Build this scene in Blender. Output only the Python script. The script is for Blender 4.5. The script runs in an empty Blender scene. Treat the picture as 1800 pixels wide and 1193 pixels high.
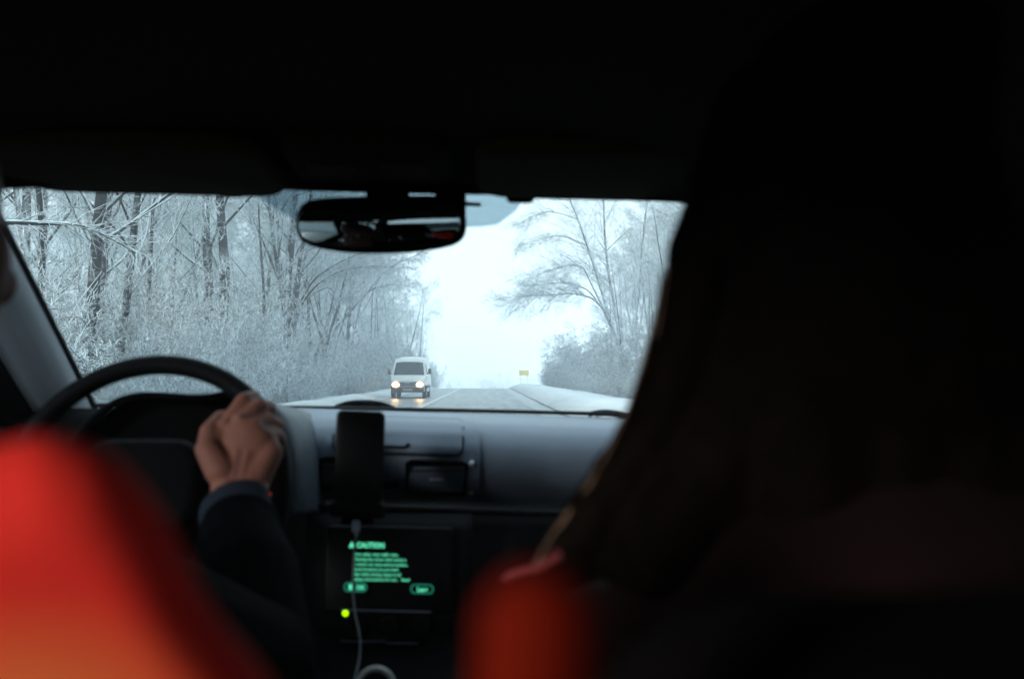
import bpy, bmesh, math, random
import numpy as np
from mathutils import Vector, Matrix

R = math.radians
scene = bpy.context.scene
col = scene.collection
# ------------------------------------------------------------------ camera
CAM = Vector((0.0, 0.0, 1.2))
YAW, PITCH = math.atan(46/1750), math.atan(64.5/1750)
cd = bpy.data.cameras.new('camera'); cam = bpy.data.objects.new('camera', cd); col.objects.link(cam)
cam.location = CAM
cam.rotation_euler = (R(90)+PITCH, 0, -YAW)
cd.lens = 35; cd.sensor_width = 36; cd.clip_start = 0.02; cd.clip_end = 3000
cd.dof.use_dof = True; cd.dof.focus_distance = 8.5; cd.dof.aperture_fstop = 4.4
scene.camera = cam
# ------------------------------------------------------------------ sky, sun, exposure
SUN_EL, SUN_AZ = R(10), R(220)          # azimuth clockwise from +Y: the sun stands behind and to the left
w = bpy.data.worlds.new('World'); scene.world = w; w.use_nodes = True
nt = w.node_tree; nt.nodes.clear()
sky = nt.nodes.new('ShaderNodeTexSky'); sky.sky_type = 'NISHITA'; sky.sun_disc = False
sky.sun_elevation = SUN_EL; sky.sun_rotation = SUN_AZ; sky.dust_density = 3.0; sky.air_density = 1.0
mx = nt.nodes.new('ShaderNodeMix'); mx.data_type = 'RGBA'; mx.inputs[0].default_value = 0.92
mx.inputs[7].default_value = (4.5, 5.85, 6.45, 1)       # the overcast layer
bg = nt.nodes.new('ShaderNodeBackground'); bg.inputs[1].default_value = 0.080
wo = nt.nodes.new('ShaderNodeOutputWorld')
nt.links.new(sky.outputs[0], mx.inputs[6]); nt.links.new(mx.outputs[2], bg.inputs[0]); nt.links.new(bg.outputs[0], wo.inputs[0])
sl = bpy.data.lights.new('sun', 'SUN'); sl.energy = 1.5; sl.angle = R(12); sl.color = (1.0, 0.955, 0.90)
so = bpy.data.objects.new('sun', sl); col.objects.link(so)
sdir = Vector((math.sin(SUN_AZ)*math.cos(SUN_EL), math.cos(SUN_AZ)*math.cos(SUN_EL), math.sin(SUN_EL)))
so.rotation_euler = sdir.to_track_quat('Z', 'Y').to_euler(); so.location = (0, -40, 30)
scene.view_settings.view_transform = 'Standard'; scene.view_settings.look = 'None'
scene.view_settings.exposure = 1.93; scene.view_settings.gamma = 1.0
cy = scene.cycles
cy.diffuse_bounces = 3; cy.glossy_bounces = 3; cy.transparent_max_bounces = 12
cy.volume_bounces = 4; cy.max_bounces = 8; cy.sample_clamp_indirect = 4.0
cy.use_denoising = True

# ------------------------------------------------------------------ helpers
CR = cam.rotation_euler.to_matrix()
def P(px, py, Y):
    """the point of the place at forward distance Y seen in that direction"""
    d = CR @ Vector(((px-900)/1750, -(py-596.5)/1750, -1.0))
    return CAM + d*(Y/d.y)

def tag(o, label=None, cat=None, group=None, kind=None):
    for k, v in (('label', label), ('category', cat), ('group', group), ('kind', kind)):
        if v: o[k] = v
    return o
def empty(name, loc=(0,0,0), rz=0, parent=None):
    o = bpy.data.objects.new(name, None); col.objects.link(o); o.location = loc; o.rotation_euler = (0,0,rz)
    o.empty_display_size = .1
    if parent: o.parent = parent
    return o
class MB:
    def __init__(s): s.v = []; s.f = []
    def add(s, vs, fs):
        n = len(s.v); s.v += [tuple(q) for q in vs]; s.f += [tuple(i+n for i in f) for f in fs]; return s
    def box(s, c, size, rot=None):
        c = Vector(c); hx, hy, hz = (k/2 for k in size); vs = []
        for z in (-hz, hz):
            for x, y in ((-hx,-hy),(hx,-hy),(hx,hy),(-hx,hy)):
                q = Vector((x,y,z)); q = rot @ q if rot else q; vs.append(c+q)
        return s.add(vs, [(3,2,1,0),(4,5,6,7),(0,1,5,4),(1,2,6,5),(2,3,7,6),(3,0,4,7)])
    def tube(s, pts, rad, n=10, cap=True, closed=False, flat=1.0, up=None):
        pts = [Vector(p) for p in pts]; m = len(pts)
        rad = [rad]*m if not hasattr(rad, '__len__') else rad
        base = len(s.v); ref = None; vs = []; fs = []
        for i, p in enumerate(pts):
            a = pts[(i-1) % m] if closed else pts[max(i-1,0)]; b = pts[(i+1) % m] if closed else pts[min(i+1,m-1)]
            t = (b-a).normalized()
            if up is not None: ref = Vector(up)
            if ref is None: ref = Vector((0,0,1)) if abs(t.z) < .9 else Vector((1,0,0))
            x = t.cross(ref).normalized(); y = x.cross(t).normalized(); ref = y if up is None else ref
            for k in range(n):
                a_ = 2*math.pi*k/n; vs.append(p + (x*math.cos(a_) + y*math.sin(a_)*flat)*rad[i])
        for i in range(m if closed else m-1):
            j = (i+1) % m
            for k in range(n):
                l = (k+1) % n; fs.append((i*n+k, i*n+l, j*n+l, j*n+k))
        if cap and not closed:
            fs.append(tuple(range(n-1,-1,-1))); fs.append(tuple((m-1)*n+k for k in range(n)))
        return s.add(vs, fs)
    def ell(s, c, r, rot=None, nu=20, nv=12):
        c = Vector(c); vs = [ ]; fs = []
        for j in range(nv+1):
            th = math.pi*j/nv
            for i in range(nu):
                ph = 2*math.pi*i/nu
                q = Vector((r[0]*math.sin(th)*math.cos(ph), r[1]*math.sin(th)*math.sin(ph), r[2]*math.cos(th)))
                if rot: q = rot @ q
                vs.append(c+q)
        for j in range(nv):
            for i in range(nu):
                k = (i+1) % nu; fs.append((j*nu+i, (j+1)*nu+i, (j+1)*nu+k, j*nu+k))
        return s.add(vs, fs)
    def cap(s, a, b, ra, rb=None, n=14, fl=1.0, up=None):
        """a capsule, tapered, optionally flattened along `up`"""
        a = Vector(a); b = Vector(b); rb = ra if rb is None else rb
        t = (b-a).normalized(); pts = []; rr = []
        for k in range(5):
            th = math.pi/2*k/4*.98+.03*(k==0); th = max(th, .08)
            pts.append(a - t*ra*math.cos(th)); rr.append(ra*math.sin(th))
        for k in range(4,-1,-1):
            th = max(math.pi/2*k/4, .08)
            pts.append(b + t*rb*math.cos(th)); rr.append(rb*math.sin(th))
        return s.tube(pts, rr, n, True, flat=fl, up=up)
    def slab(s, outline, O, U, V, thick, er=.003, seg=3):
        """rounded slab: outline in the plane (U,V) at O, thickness along -N..., edges rounded by er"""
        O = Vector(O); U = Vector(U).normalized(); V = Vector(V).normalized(); N = U.cross(V)
        m = len(outline); area = sum(outline[i][0]*outline[(i+1)%m][1]-outline[(i+1)%m][0]*outline[i][1] for i in range(m))
        if area < 0: outline = outline[::-1]
        nr = []
        for i in range(m):
            a = Vector(outline[i-1]); b = Vector(outline[(i+1)%m]); d = (b-a); d = d/max(d.length,1e-9); nr.append(Vector((d.y, -d.x)))
        rings = []
        for k in range(seg+1):
            th = math.pi/2*k/seg; rings.append((er*(1-math.sin(th)), thick/2-er*(1-math.cos(th))*0 - er + er*math.cos(th)))
        rings = rings + [(i, -z) for i, z in rings[::-1]]
        vs = []; fs = []
        for ins, z in rings:
            for q, n_ in zip(outline, nr):
                x = q[0]-n_.x*ins; y = q[1]-n_.y*ins; vs.append(O+U*x+V*y+N*z)
        for j in range(len(rings)-1):
            for i in range(m):
                k = (i+1) % m; fs.append((j*m+i, (j+1)*m+i, (j+1)*m+k, j*m+k))
        fs.append(tuple(range(m))); fs.append(tuple((len(rings)-1)*m+i for i in range(m-1,-1,-1)))
        return s.add(vs, fs)
    def grid(s, rows, thick=0):
        m = len(rows[0]); vs = [p for r in rows for p in r]
        fs = [(j*m+i, j*m+i+1, (j+1)*m+i+1, (j+1)*m+i) for j in range(len(rows)-1) for i in range(m-1)]
        return s.add(vs, fs)
    def mesh(s, name):
        me = bpy.data.meshes.new(name); me.from_pydata(s.v, [], s.f); me.update(); return me
    def build(s, name, mat, parent=None, smooth=True, sharp=40, solid=0, bevel=0, sub=0):
        me = s.mesh(name)
        bm = bmesh.new(); bm.from_mesh(me); bmesh.ops.recalc_face_normals(bm, faces=bm.faces); bm.to_mesh(me); bm.free()
        return link(name, me, mat, parent, smooth, sharp, solid, bevel, sub)
def link(name, me, mat, parent=None, smooth=True, sharp=40, solid=0, bevel=0, sub=0):
    o = bpy.data.objects.new(name, me); col.objects.link(o)
    if mat: me.materials.append(mat)
    if smooth:
        me.polygons.foreach_set('use_smooth', [True]*len(me.polygons))
        if sharp: me.set_sharp_from_angle(angle=R(sharp))
    if solid:
        q = o.modifiers.new('s','SOLIDIFY'); q.thickness = solid; q.offset = 0
    if bevel:
        q = o.modifiers.new('b','BEVEL'); q.width = bevel; q.segments = 2; q.limit_method = 'ANGLE'; q.angle_limit = R(35)
    if sub:
        q = o.modifiers.new('u','SUBSURF'); q.levels = sub; q.render_levels = sub
    if parent:
        o.parent = parent
        o.matrix_parent_inverse = Matrix.Translation(parent_world(parent)).inverted() if PINV else Matrix()
    return o
PINV = True
def parent_world(o):
    if o.type == 'MESH': return Vector((0,0,0))
    v = Vector(o.location)
    while o.parent: 
        o = o.parent
        if not (o.type == 'MESH'): v += Vector(o.location)
    return v
def fuse(mb, voxel, name, smooth=4):
    """melt overlapping solids of a body into one continuous surface"""
    me = mb.mesh(name); o = bpy.data.objects.new('tmp', me); col.objects.link(o)
    q = o.modifiers.new('r','REMESH'); q.mode = 'VOXEL'; q.voxel_size = voxel
    q = o.modifiers.new('m','SMOOTH'); q.iterations = smooth; q.factor = .5
    dg = bpy.context.evaluated_depsgraph_get(); dg.update()
    res = bpy.data.meshes.new_from_object(o.evaluated_get(dg)); res.name = name
    bpy.data.objects.remove(o); bpy.data.meshes.remove(me); return res
def text_mesh(s, size, O, U, V, name, lift=0.0, bold=0.0, wscale=1.0):
    cu = bpy.data.curves.new('t','FONT'); cu.body = s; cu.size = size; cu.offset = bold; cu.resolution_u = 2
    o = bpy.data.objects.new('t', cu); col.objects.link(o)
    dg = bpy.context.evaluated_depsgraph_get(); dg.update()
    me = bpy.data.meshes.new_from_object(o.evaluated_get(dg)); bpy.data.objects.remove(o); bpy.data.curves.remove(cu)
    U = Vector(U).normalized(); V = Vector(V).normalized(); N = U.cross(V); O = Vector(O)
    for v in me.vertices: v.co = O + U*v.co.x*wscale + V*v.co.y + N*lift
    me.name = name; return me
def rrect(w, h, r, n=6, cx=0, cy_=0):
    out = []
    for sx, sy, a0 in ((1,1,0),(-1,1,90),(-1,-1,180),(1,-1,270)):
        for k in range(n+1):
            a = R(a0+90*k/n); out.append((cx+sx*(w/2-r)+r*math.cos(a), cy_+sy*(h/2-r)+r*math.sin(a)))
    return out
def spline(pts, n=8):
    pts = [Vector(p) for p in pts]; out = []
    for i in range(len(pts)-1):
        p0 = pts[max(i-1,0)]; p1 = pts[i]; p2 = pts[i+1]; p3 = pts[min(i+2,len(pts)-1)]
        for k in range(n):
            t = k/n
            out.append(.5*((2*p1)+(p2-p0)*t+(2*p0-5*p1+4*p2-p3)*t*t+(-p0+3*p1-3*p2+p3)*t**3))
    return out+[pts[-1]]

# ------------------------------------------------------------------ materials
def mat(name, c, rough=.6, spec=.5, metal=0, noise=None, bump=None, emit=None, sheen=0, coat=0):
    """noise = (scale, darkest factor); bump = (scale, strength)"""
    m = bpy.data.materials.new(name); m.use_nodes = True; t = m.node_tree; b = t.nodes['Principled BSDF']
    b.inputs['Base Color'].default_value = (*c, 1); b.inputs['Roughness'].default_value = rough
    b.inputs['Specular IOR Level'].default_value = spec; b.inputs['Metallic'].default_value = metal
    if sheen: b.inputs['Sheen Weight'].default_value = sheen
    if coat: b.inputs['Coat Weight'].default_value = coat
    co = t.nodes.new('ShaderNodeTexCoord')
    if noise:
        n = t.nodes.new('ShaderNodeTexNoise'); n.inputs['Scale'].default_value = noise[0]; n.inputs['Detail'].default_value = 4
        r = t.nodes.new('ShaderNodeValToRGB'); r.color_ramp.elements[0].position = .3; r.color_ramp.elements[1].position = .7
        r.color_ramp.elements[0].color = (*[k*noise[1] for k in c], 1); r.color_ramp.elements[1].color = (*c, 1)
        t.links.new(co.outputs['Object'], n.inputs[0]); t.links.new(n.outputs[0], r.inputs[0]); t.links.new(r.outputs[0], b.inputs['Base Color'])
    if bump:
        n2 = t.nodes.new('ShaderNodeTexNoise'); n2.inputs['Scale'].default_value = bump[0]; n2.inputs['Detail'].default_value = 3
        bp = t.nodes.new('ShaderNodeBump'); bp.inputs['Strength'].default_value = bump[1]; bp.inputs['Distance'].default_value = bump[2] if len(bump) > 2 else .002
        t.links.new(co.outputs['Object'], n2.inputs[0]); t.links.new(n2.outputs[0], bp.inputs['Height']); t.links.new(bp.outputs[0], b.inputs['Normal'])
    if emit:
        b.inputs['Emission Color'].default_value = (*emit[0], 1); b.inputs['Emission Strength'].default_value = emit[1]
    return m
def glass(name, tint, gl=.06):
    m = bpy.data.materials.new(name); m.use_nodes = True; t = m.node_tree; t.nodes.clear()
    a = t.nodes.new('ShaderNodeBsdfTransparent'); a.inputs[0].default_value = (*tint, 1)
    g = t.nodes.new('ShaderNodeBsdfGlossy'); g.inputs['Roughness'].default_value = .02
    x = t.nodes.new('ShaderNodeMixShader'); f = t.nodes.new('ShaderNodeFresnel'); f.inputs[0].default_value = 1.35
    mu = t.nodes.new('ShaderNodeMath'); mu.operation = 'MULTIPLY'; mu.inputs[1].default_value = gl*10
    o = t.nodes.new('ShaderNodeOutputMaterial')
    t.links.new(f.outputs[0], mu.inputs[0]); t.links.new(mu.outputs[0], x.inputs[0]); t.links.new(a.outputs[0], x.inputs[1]); t.links.new(g.outputs[0], x.inputs[2]); t.links.new(x.outputs[0], o.inputs[0])
    return m
def snowy(name, bark, lo, hi, sc=6.0, amount=.25):
    """bark with snow lying where the surface faces up, and clinging in blown patches"""
    m = bpy.data.materials.new(name); m.use_nodes = True; t = m.node_tree; b = t.nodes['Principled BSDF']
    b.inputs['Roughness'].default_value = .75; b.inputs['Specular IOR Level'].default_value = .2
    g = t.nodes.new('ShaderNodeNewGeometry'); sx = t.nodes.new('ShaderNodeSeparateXYZ'); t.links.new(g.outputs['Normal'], sx.inputs[0])
    co = t.nodes.new('ShaderNodeTexCoord'); n = t.nodes.new('ShaderNodeTexNoise'); n.inputs['Scale'].default_value = sc; n.inputs['Detail'].default_value = 3
    t.links.new(co.outputs['Object'], n.inputs[0])
    a = t.nodes.new('ShaderNodeMath'); a.operation = 'MULTIPLY_ADD'; a.inputs[1].default_value = amount*4; a.inputs[2].default_value = -amount*2
    t.links.new(n.outputs[0], a.inputs[0])
    s = t.nodes.new('ShaderNodeMath'); s.operation = 'ADD'; t.links.new(sx.outputs[2], s.inputs[0]); t.links.new(a.outputs[0], s.inputs[1])
    mr = t.nodes.new('ShaderNodeMapRange'); mr.inputs[1].default_value = lo; mr.inputs[2].default_value = hi; t.links.new(s.outputs[0], mr.inputs[0])
    x = t.nodes.new('ShaderNodeMix'); x.data_type = 'RGBA'; x.inputs[6].default_value = (*bark, 1); x.inputs[7].default_value = (.84, .94, .98, 1)
    t.links.new(mr.outputs[0], x.inputs[0]); t.links.new(x.outputs[2], b.inputs['Base Color'])
    return m
M = {}
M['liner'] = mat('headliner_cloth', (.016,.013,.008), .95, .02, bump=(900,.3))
M['visor'] = mat('visor_vinyl', (.030,.023,.014), .9, .03, bump=(500,.3))
M['pillar'] = mat('pillar_plastic', (.60,.63,.68), .6, .4, bump=(700,.2))
M['dash'] = mat('dash_plastic', (.115,.145,.195), .42, .5, bump=(420,.35), noise=(30,.9))
M['panel'] = mat('dash_panel', (.10,.125,.17), .42, .5, bump=(420,.25))
M['black'] = mat('black_plastic', (.0025,.0027,.0035), .6, .05, bump=(500,.2))
M['dull'] = mat('dull_black', (.002,.002,.0025), .9, .03)
M['leather'] = mat('wheel_leather', (.0025,.003,.004), .6, .07, bump=(700,.4))
M['rubber'] = mat('seal_rubber', (.006,.006,.007), .7, .2)
M['silver'] = mat('dull_silver', (.42,.45,.5), .35, .5, metal=.6)
M['mirror'] = mat('mirror_glass', (.20,.25,.27), .01, .5, metal=1.0)
M['glass'] = glass('clear_glass', (.955,.985,.985), .02)
M['tint'] = glass('tinted_band', (.50,.62,.68), .03)
M['skin'] = mat('skin', (.235,.095,.072), .6, .15, noise=(38,.8), bump=(240,.3,.001))
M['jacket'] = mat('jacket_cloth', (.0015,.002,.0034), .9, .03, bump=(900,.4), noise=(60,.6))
M['cuff'] = mat('knit_cuff', (.014,.019,.030), .9, .1, bump=(700,.5))
M['trousers'] = mat('denim', (.015,.02,.04), .9, .2)
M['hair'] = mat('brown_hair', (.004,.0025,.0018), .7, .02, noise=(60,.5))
M['hair2'] = mat('dark_hair', (.02,.014,.01), .5, .4)
M['sweater'] = mat('red_knit', (.006,.001,.0012), .95, .15, bump=(500,.5))
M['blackcloth'] = mat('black_seat_cloth', (.004,.003,.003), .95, .03, bump=(600,.4))
M['phone'] = mat('phone_black', (.002,.002,.003), .4, .1)
M['cable'] = mat('white_cable', (.13,.135,.16), .5, .3)
M['plug'] = mat('plug_white', (.45,.47,.58), .5, .4)
M['green'] = mat('screen_green', (.01,.02,.02), .4, emit=((.10,.75,.42), .34))
M['green2'] = mat('screen_green_dim', (.01,.02,.02), .4, emit=((.02,.5,.3), .10))
M['led'] = mat('led_yellow_green', (.05,.1,.0), .4, emit=((.42,1.0,.0), .5))
M['redglow'] = mat('red_dash_lamp', (.05,.0,.0), .4, emit=((1.0,.05,.01), .10))
M['cream'] = mat('knob_white', (.55,.52,.50), .4, .5)
M['carpaint'] = mat('car_paint', (.05,.06,.08), .3, .5, coat=.6)
M['carpet'] = mat('carpet', (.012,.012,.013), .95, .1)

# ------------------------------------------------------------------ the setting: ground, banks, road
def zr(y):                                    # the road runs level, then falls away beyond its crest
    if y < 92: return 0.0
    if y < 200: return -.00045*(y-92)**2
    return -.00045*108**2 - .0972*(y-200)*math.exp(-(y-200)/90.0)*.6
rs = random.Random(5)
def hump(x, y):
    return .5*math.sin(x*.9+1.3*math.sin(y*.31))*math.sin(y*.47+x*.2)+.5*math.sin(x*2.3+y*1.1)*math.sin(y*1.7-x*.6)
def zg(x, y):
    """snow beside the road, ploughed up into a bank on either side"""
    z = zr(y)-.05
    if x > 0:
        t = x-2.46
        prof = [(0,-.05),(.10,.04),(.35,.22),(.8,.40),(1.4,.50),(2.2,.44),(3.2,.26),(5,.12),(10,.3),(30,1.0),(90,3),(400,9)]
    else:
        t = -x-5.75
        prof = [(0,-.05),(.15,.04),(.45,.15),(.9,.24),(1.4,.22),(2.2,.10),(4,.08),(10,.35),(30,1.2),(90,3),(400,9)]
    if t <= 0: return z
    for (a, za), (b, zb) in zip(prof, prof[1:]):
        if t <= b:
            k = (t-a)/(b-a); z = zr(y)+za+(zb-za)*k; break
    amp = min(.07, .09*t) if t < 6 else .12
    return z + amp*hump(x, y)
xs = sorted(set([-165,-140,-100,-75,-60,-50,-42,-36,-31,-27,-24,-21,-19,-17,-15,-13.5,-12,-11,-10,-9.2,-8.6,-8.1,-7.7,-7.3,-7.0,-6.8,-6.6,-6.4,-6.2,-6.05,-5.9,-5.8,-5.7,-5,-3,-1,1,2,2.4,2.5,2.56,2.68,2.8,2.95,3.1,3.3,3.5,3.8,4.1,4.4,4.8,5.3,6,7,8,9,10.5,12,14,16,19,23,28,34,42,52,65,85,110,150,165]))
ys = [-55,-40,-30,-20,-12,-6]+[i*.9 for i in range(0,60)]+[54+i*2.0 for i in range(1,75)]+[202+i*12 for i in range(1,19)]
g = MB(); g.grid([[ (x, y, zg(x, y)) for x in xs] for y in ys])
msnow = mat('snow', (.80,.84,.86), .8, .2, noise=(.9,.86), bump=(9,.5,.04))
t = msnow.node_tree; b = t.nodes['Principled BSDF']; src = b.inputs['Base Color'].links[0].from_socket
co = t.nodes.new('ShaderNodeTexCoord'); sx_ = t.nodes.new('ShaderNodeSeparateXYZ'); t.links.new(co.outputs['Object'], sx_.inputs[0])
ad = t.nodes.new('ShaderNodeMath'); ad.operation = 'ADD'; ad.inputs[1].default_value = 1.65; t.links.new(sx_.outputs[0], ad.inputs[0])
ab = t.nodes.new('ShaderNodeMath'); ab.operation = 'ABSOLUTE'; t.links.new(ad.outputs[0], ab.inputs[0])
mr = t.nodes.new('ShaderNodeMapRange'); mr.inputs[1].default_value = 4.0; mr.inputs[2].default_value = 5.2; mr.inputs[3].default_value = .95; mr.inputs[4].default_value = 0; t.links.new(ab.outputs[0], mr.inputs[0])
nn = t.nodes.new('ShaderNodeTexNoise'); nn.inputs['Scale'].default_value = 2.2; nn.inputs['Detail'].default_value = 7; t.links.new(co.outputs['Object'], nn.inputs[0])
m2 = t.nodes.new('ShaderNodeMath'); m2.operation = 'MULTIPLY'; t.links.new(mr.outputs[0], m2.inputs[0]); t.links.new(nn.outputs[0], m2.inputs[1])
xx = t.nodes.new('ShaderNodeMix'); xx.data_type = 'RGBA'; xx.inputs[7].default_value = (.17,.15,.13,1); t.links.new(src, xx.inputs[6]); t.links.new(m2.outputs[0], xx.inputs[0]); t.links.new(xx.outputs[2], b.inputs['Base Color'])
tag(g.build('ground', msnow, sharp=0), kind='structure')
def strip(name, x0, x1, y0, y1, dz, m, n=6, wob=0):
    b = MB(); Y = y0; rows = []
    while Y <= y1:
        rows.append([(x0+(x1-x0)*k/n+(wob*math.sin(Y*1.3+k)*.5+wob*math.sin(Y*.41)) * (1 if k in (0,n) else 0), Y, zr(Y)+dz) for k in range(n+1)]); Y += 1.5
    b.grid(rows); return b.build(name, m, sharp=0)
# asphalt: wet, with pale slush dragged along the wheel tracks
mr_ = bpy.data.materials.new('wet_asphalt'); mr_.use_nodes = True; t = mr_.node_tree; b = t.nodes['Principled BSDF']
co = t.nodes.new('ShaderNodeTexCoord'); mp = t.nodes.new('ShaderNodeMapping'); mp.inputs['Scale'].default_value = (1.6,.05,1)
n = t.nodes.new('ShaderNodeTexNoise'); n.inputs['Scale'].default_value = 2; n.inputs['Detail'].default_value = 6
rp = t.nodes.new('ShaderNodeValToRGB'); rp.color_ramp.elements[0].color = (.10,.115,.12,1); rp.color_ramp.elements[1].color = (.24,.27,.28,1)
rp.color_ramp.elements[0].position = .35; rp.color_ramp.elements[1].position = .68
t.links.new(co.outputs['Object'], mp.inputs[0]); t.links.new(mp.outputs[0], n.inputs[0]); t.links.new(n.outputs[0], rp.inputs[0]); t.links.new(rp.outputs[0], b.inputs['Base Color'])
b.inputs['Roughness'].default_value = .38; b.inputs['Specular IOR Level'].default_value = .45
tag(strip('road', -5.9, 2.62, -54, 300, 0.0, mr_, 10), kind='structure')
mslush = mat('slush', (.50,.55,.57), .5, .4, noise=(3,.6), bump=(20,.4,.02))
tag(strip('road_slush', 1.72, 2.30, -20, 200, .004, mslush, 2, .05), kind='structure')
tag(strip('road_slush', -5.74, -5.30, -20, 200, .004, mslush, 2, .06), kind='structure')
mline = mat('road_paint', (.78,.80,.80), .5, .4, noise=(8,.8))
tag(strip('centre_line', -2.57, -2.45, 2, 200, .005, mline, 1), kind='structure')
mgut = mat('wet_gutter', (.05,.055,.06), .5, .3, noise=(5,.7))
tag(strip('gutter', 2.38, 2.52, -20, 180, .006, mgut, 1, .02), kind='structure')

# ------------------------------------------------------------------ trees
def prisms(S, k, name, m):
    """branch pieces (x0,y0,z0,x1,y1,z1,r0,r1) as k-sided prisms in one mesh"""
    S = np.asarray(S, dtype=np.float64); n = len(S)
    a = S[:,0:3]; b_ = S[:,3:6]; d = b_-a; L = np.linalg.norm(d, axis=1, keepdims=True); d = d/np.maximum(L,1e-9)
    ref = np.where(np.abs(d[:,2:3]) < .9, np.array([[0,0,1.0]]), np.array([[1.0,0,0]]))
    x = np.cross(d, ref); x /= np.linalg.norm(x, axis=1, keepdims=True); y = np.cross(x, d)
    V = np.zeros((n, 2*k, 3))
    for i in range(k):
        an = 2*math.pi*i/k + math.pi/2*(1 if k == 3 else 0) + (math.pi if k == 3 else 0)
        o = x*math.cos(an)+y*math.sin(an)
        V[:,i] = a+o*S[:,6:7]; V[:,k+i] = b_+o*S[:,7:8]
    base = (np.arange(n)*2*k)[:,None,None]
    q = np.array([[i,(i+1)%k,k+(i+1)%k,k+i] for i in range(k)])[None]
    F = (base+q).reshape(-1)
    me = bpy.data.meshes.new(name); me.vertices.add(n*2*k); me.vertices.foreach_set('co', V.reshape(-1))
    nf = n*k; me.loops.add(nf*4); me.loops.foreach_set('vertex_index', F.astype(np.int32))
    me.polygons.add(nf); me.polygons.foreach_set('loop_start', np.arange(0,nf*4,4,dtype=np.int32)); 
    me.update(calc_edges=True); me.validate(); me.materials.append(m)
    return me
MT = snowy('snowy_bark', (.030,.032,.036), .05, .65, 3.0, .22)
MC = snowy('snowy_twigs', (.05,.058,.066), -.65, .0, 2.2, .25)
MH = snowy('snowy_scrub', (.045,.044,.050), -.45, .15, 3.0, .25)

def rot_from(d, ang, az):
    d = d.normalized(); r = Vector((0,0,1)) if abs(d.z) < .95 else Vector((1,0,0))
    x = d.cross(r).normalized(); y = x.cross(d)
    return (d*math.cos(ang) + (x*math.cos(az)+y*math.sin(az))*math.sin(ang)).normalized()
def branch(rng, out, p, d, L, r, level, nseg, wob, lift, droop, spec, tip=.3):
    pts = [(p.copy(), r)]; q = p.copy(); dd = d.copy(); st = L/nseg
    for i in range(nseg):
        dd = (dd + Vector((rng.gauss(0,wob), rng.gauss(0,wob), rng.gauss(0,wob*.6)+lift-droop*(i/nseg)))).normalized()
        q2 = q + dd*st; r2 = r*(1-(1-tip)*(i+1)/nseg)
        out[level].append((*q, *q2, pts[-1][1], r2)); q = q2; pts.append((q.copy(), r2)); 
    if level+1 >= len(spec): return
    n, l0, l1, a0, a1, s0, sub, lf, dr, wb = spec[level+1]
    n = max(1, int(round(n*rng.uniform(.75,1.25))))
    for k in range(n):
        tt = s0+(1-s0)*((k+rng.random())/n); i = min(int(tt*nseg), nseg-1); f = tt*nseg-i
        base = pts[i][0].lerp(pts[i+1][0], f); rr = pts[i][1]*(1-f)+pts[i+1][1]*f
        axis = (pts[i+1][0]-pts[i][0])
        nd = rot_from(axis, R(rng.uniform(a0,a1)), rng.uniform(0, 2*math.pi))
        LL = L*rng.uniform(l0,l1)*(1.15-.55*tt)
        branch(rng, out, base, nd, LL, max(rr*(.36 if level == 0 else .55), .004), level+1, sub, wb, lf, dr, spec)
# spec rows: count, length range of parent, angle range, start, pieces, lift, droop, wobble
SPEC_TALL = [None, (20,.26,.42,30,62,.22,6,.05,.03,.10), (7,.32,.55,30,60,.18,4,.03,.06,.13), (7,.35,.6,30,70,.15,3,.0,.14,.16), (6,.35,.7,30,75,.1,2,0,.25,.2)]
SPEC_SLIM = [None, (20,.14,.26,35,65,.25,5,.08,.03,.12), (6,.35,.6,30,60,.15,4,.03,.08,.14), (6,.35,.65,30,70,.12,3,0,.14,.18), (4,.4,.7,30,75,.1,2,0,.2,.2)]
def clumps(rng, tw, share, r):
    """lumps of snow caught on the twigs"""
    out = []
    for s in tw:
        if rng.random() < share:
            a = Vector(s[0:3]).lerp(Vector(s[3:6]), rng.uniform(.2,.6)); d = (Vector(s[3:6])-Vector(s[0:3])); L = max(d.length, .01)
            b2 = a+d/L*rng.uniform(.05,.14); q = r*rng.uniform(.6,1.3); a.z += q*.4; b2.z += q*.4; out.append((*a, *b2, q, q*.6))
    return out
def tree_parts(seed, H, r0, spec, lean=(0,0), fork=0, bare=.0):
    rng = random.Random(seed); out = [[] for _ in range(6)]
    d = Vector((lean[0], lean[1], 1)).normalized()
    if fork:
        hz = H*rng.uniform(.18,.28); p = Vector((0,0,-.3)); q = p+d*hz
        out[0].append((*p, *q, r0, r0*.85))
        for k in range(fork):
            an = 2*math.pi*k/fork+rng.random(); dd = (d+Vector((math.cos(an)*.28, math.sin(an)*.28, 0))).normalized()
            branch(rng, out, q, dd, H*rng.uniform(.62,.75), r0*.62, 0, 8, .055, .03, 0, spec[:1]+[(int(spec[1][0]*.6),*spec[1][1:])]+spec[2:], .15)
    else:
        branch(rng, out, Vector((0,0,-.3)), d, H, r0, 0, 12, .035, .03, 0, spec, .12)
    limbs = out[0]+out[1]
    tw = out[2]+out[3]+out[4]+out[5]
    tw = [(*s[:6], max(s[6],.007), max(s[7],.0055)) for s in tw]
    tw += clumps(rng, tw, .15, .017)
    return prisms(limbs, 7, 'trunk', MT), prisms(tw, 3, 'crown', MC)
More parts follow.
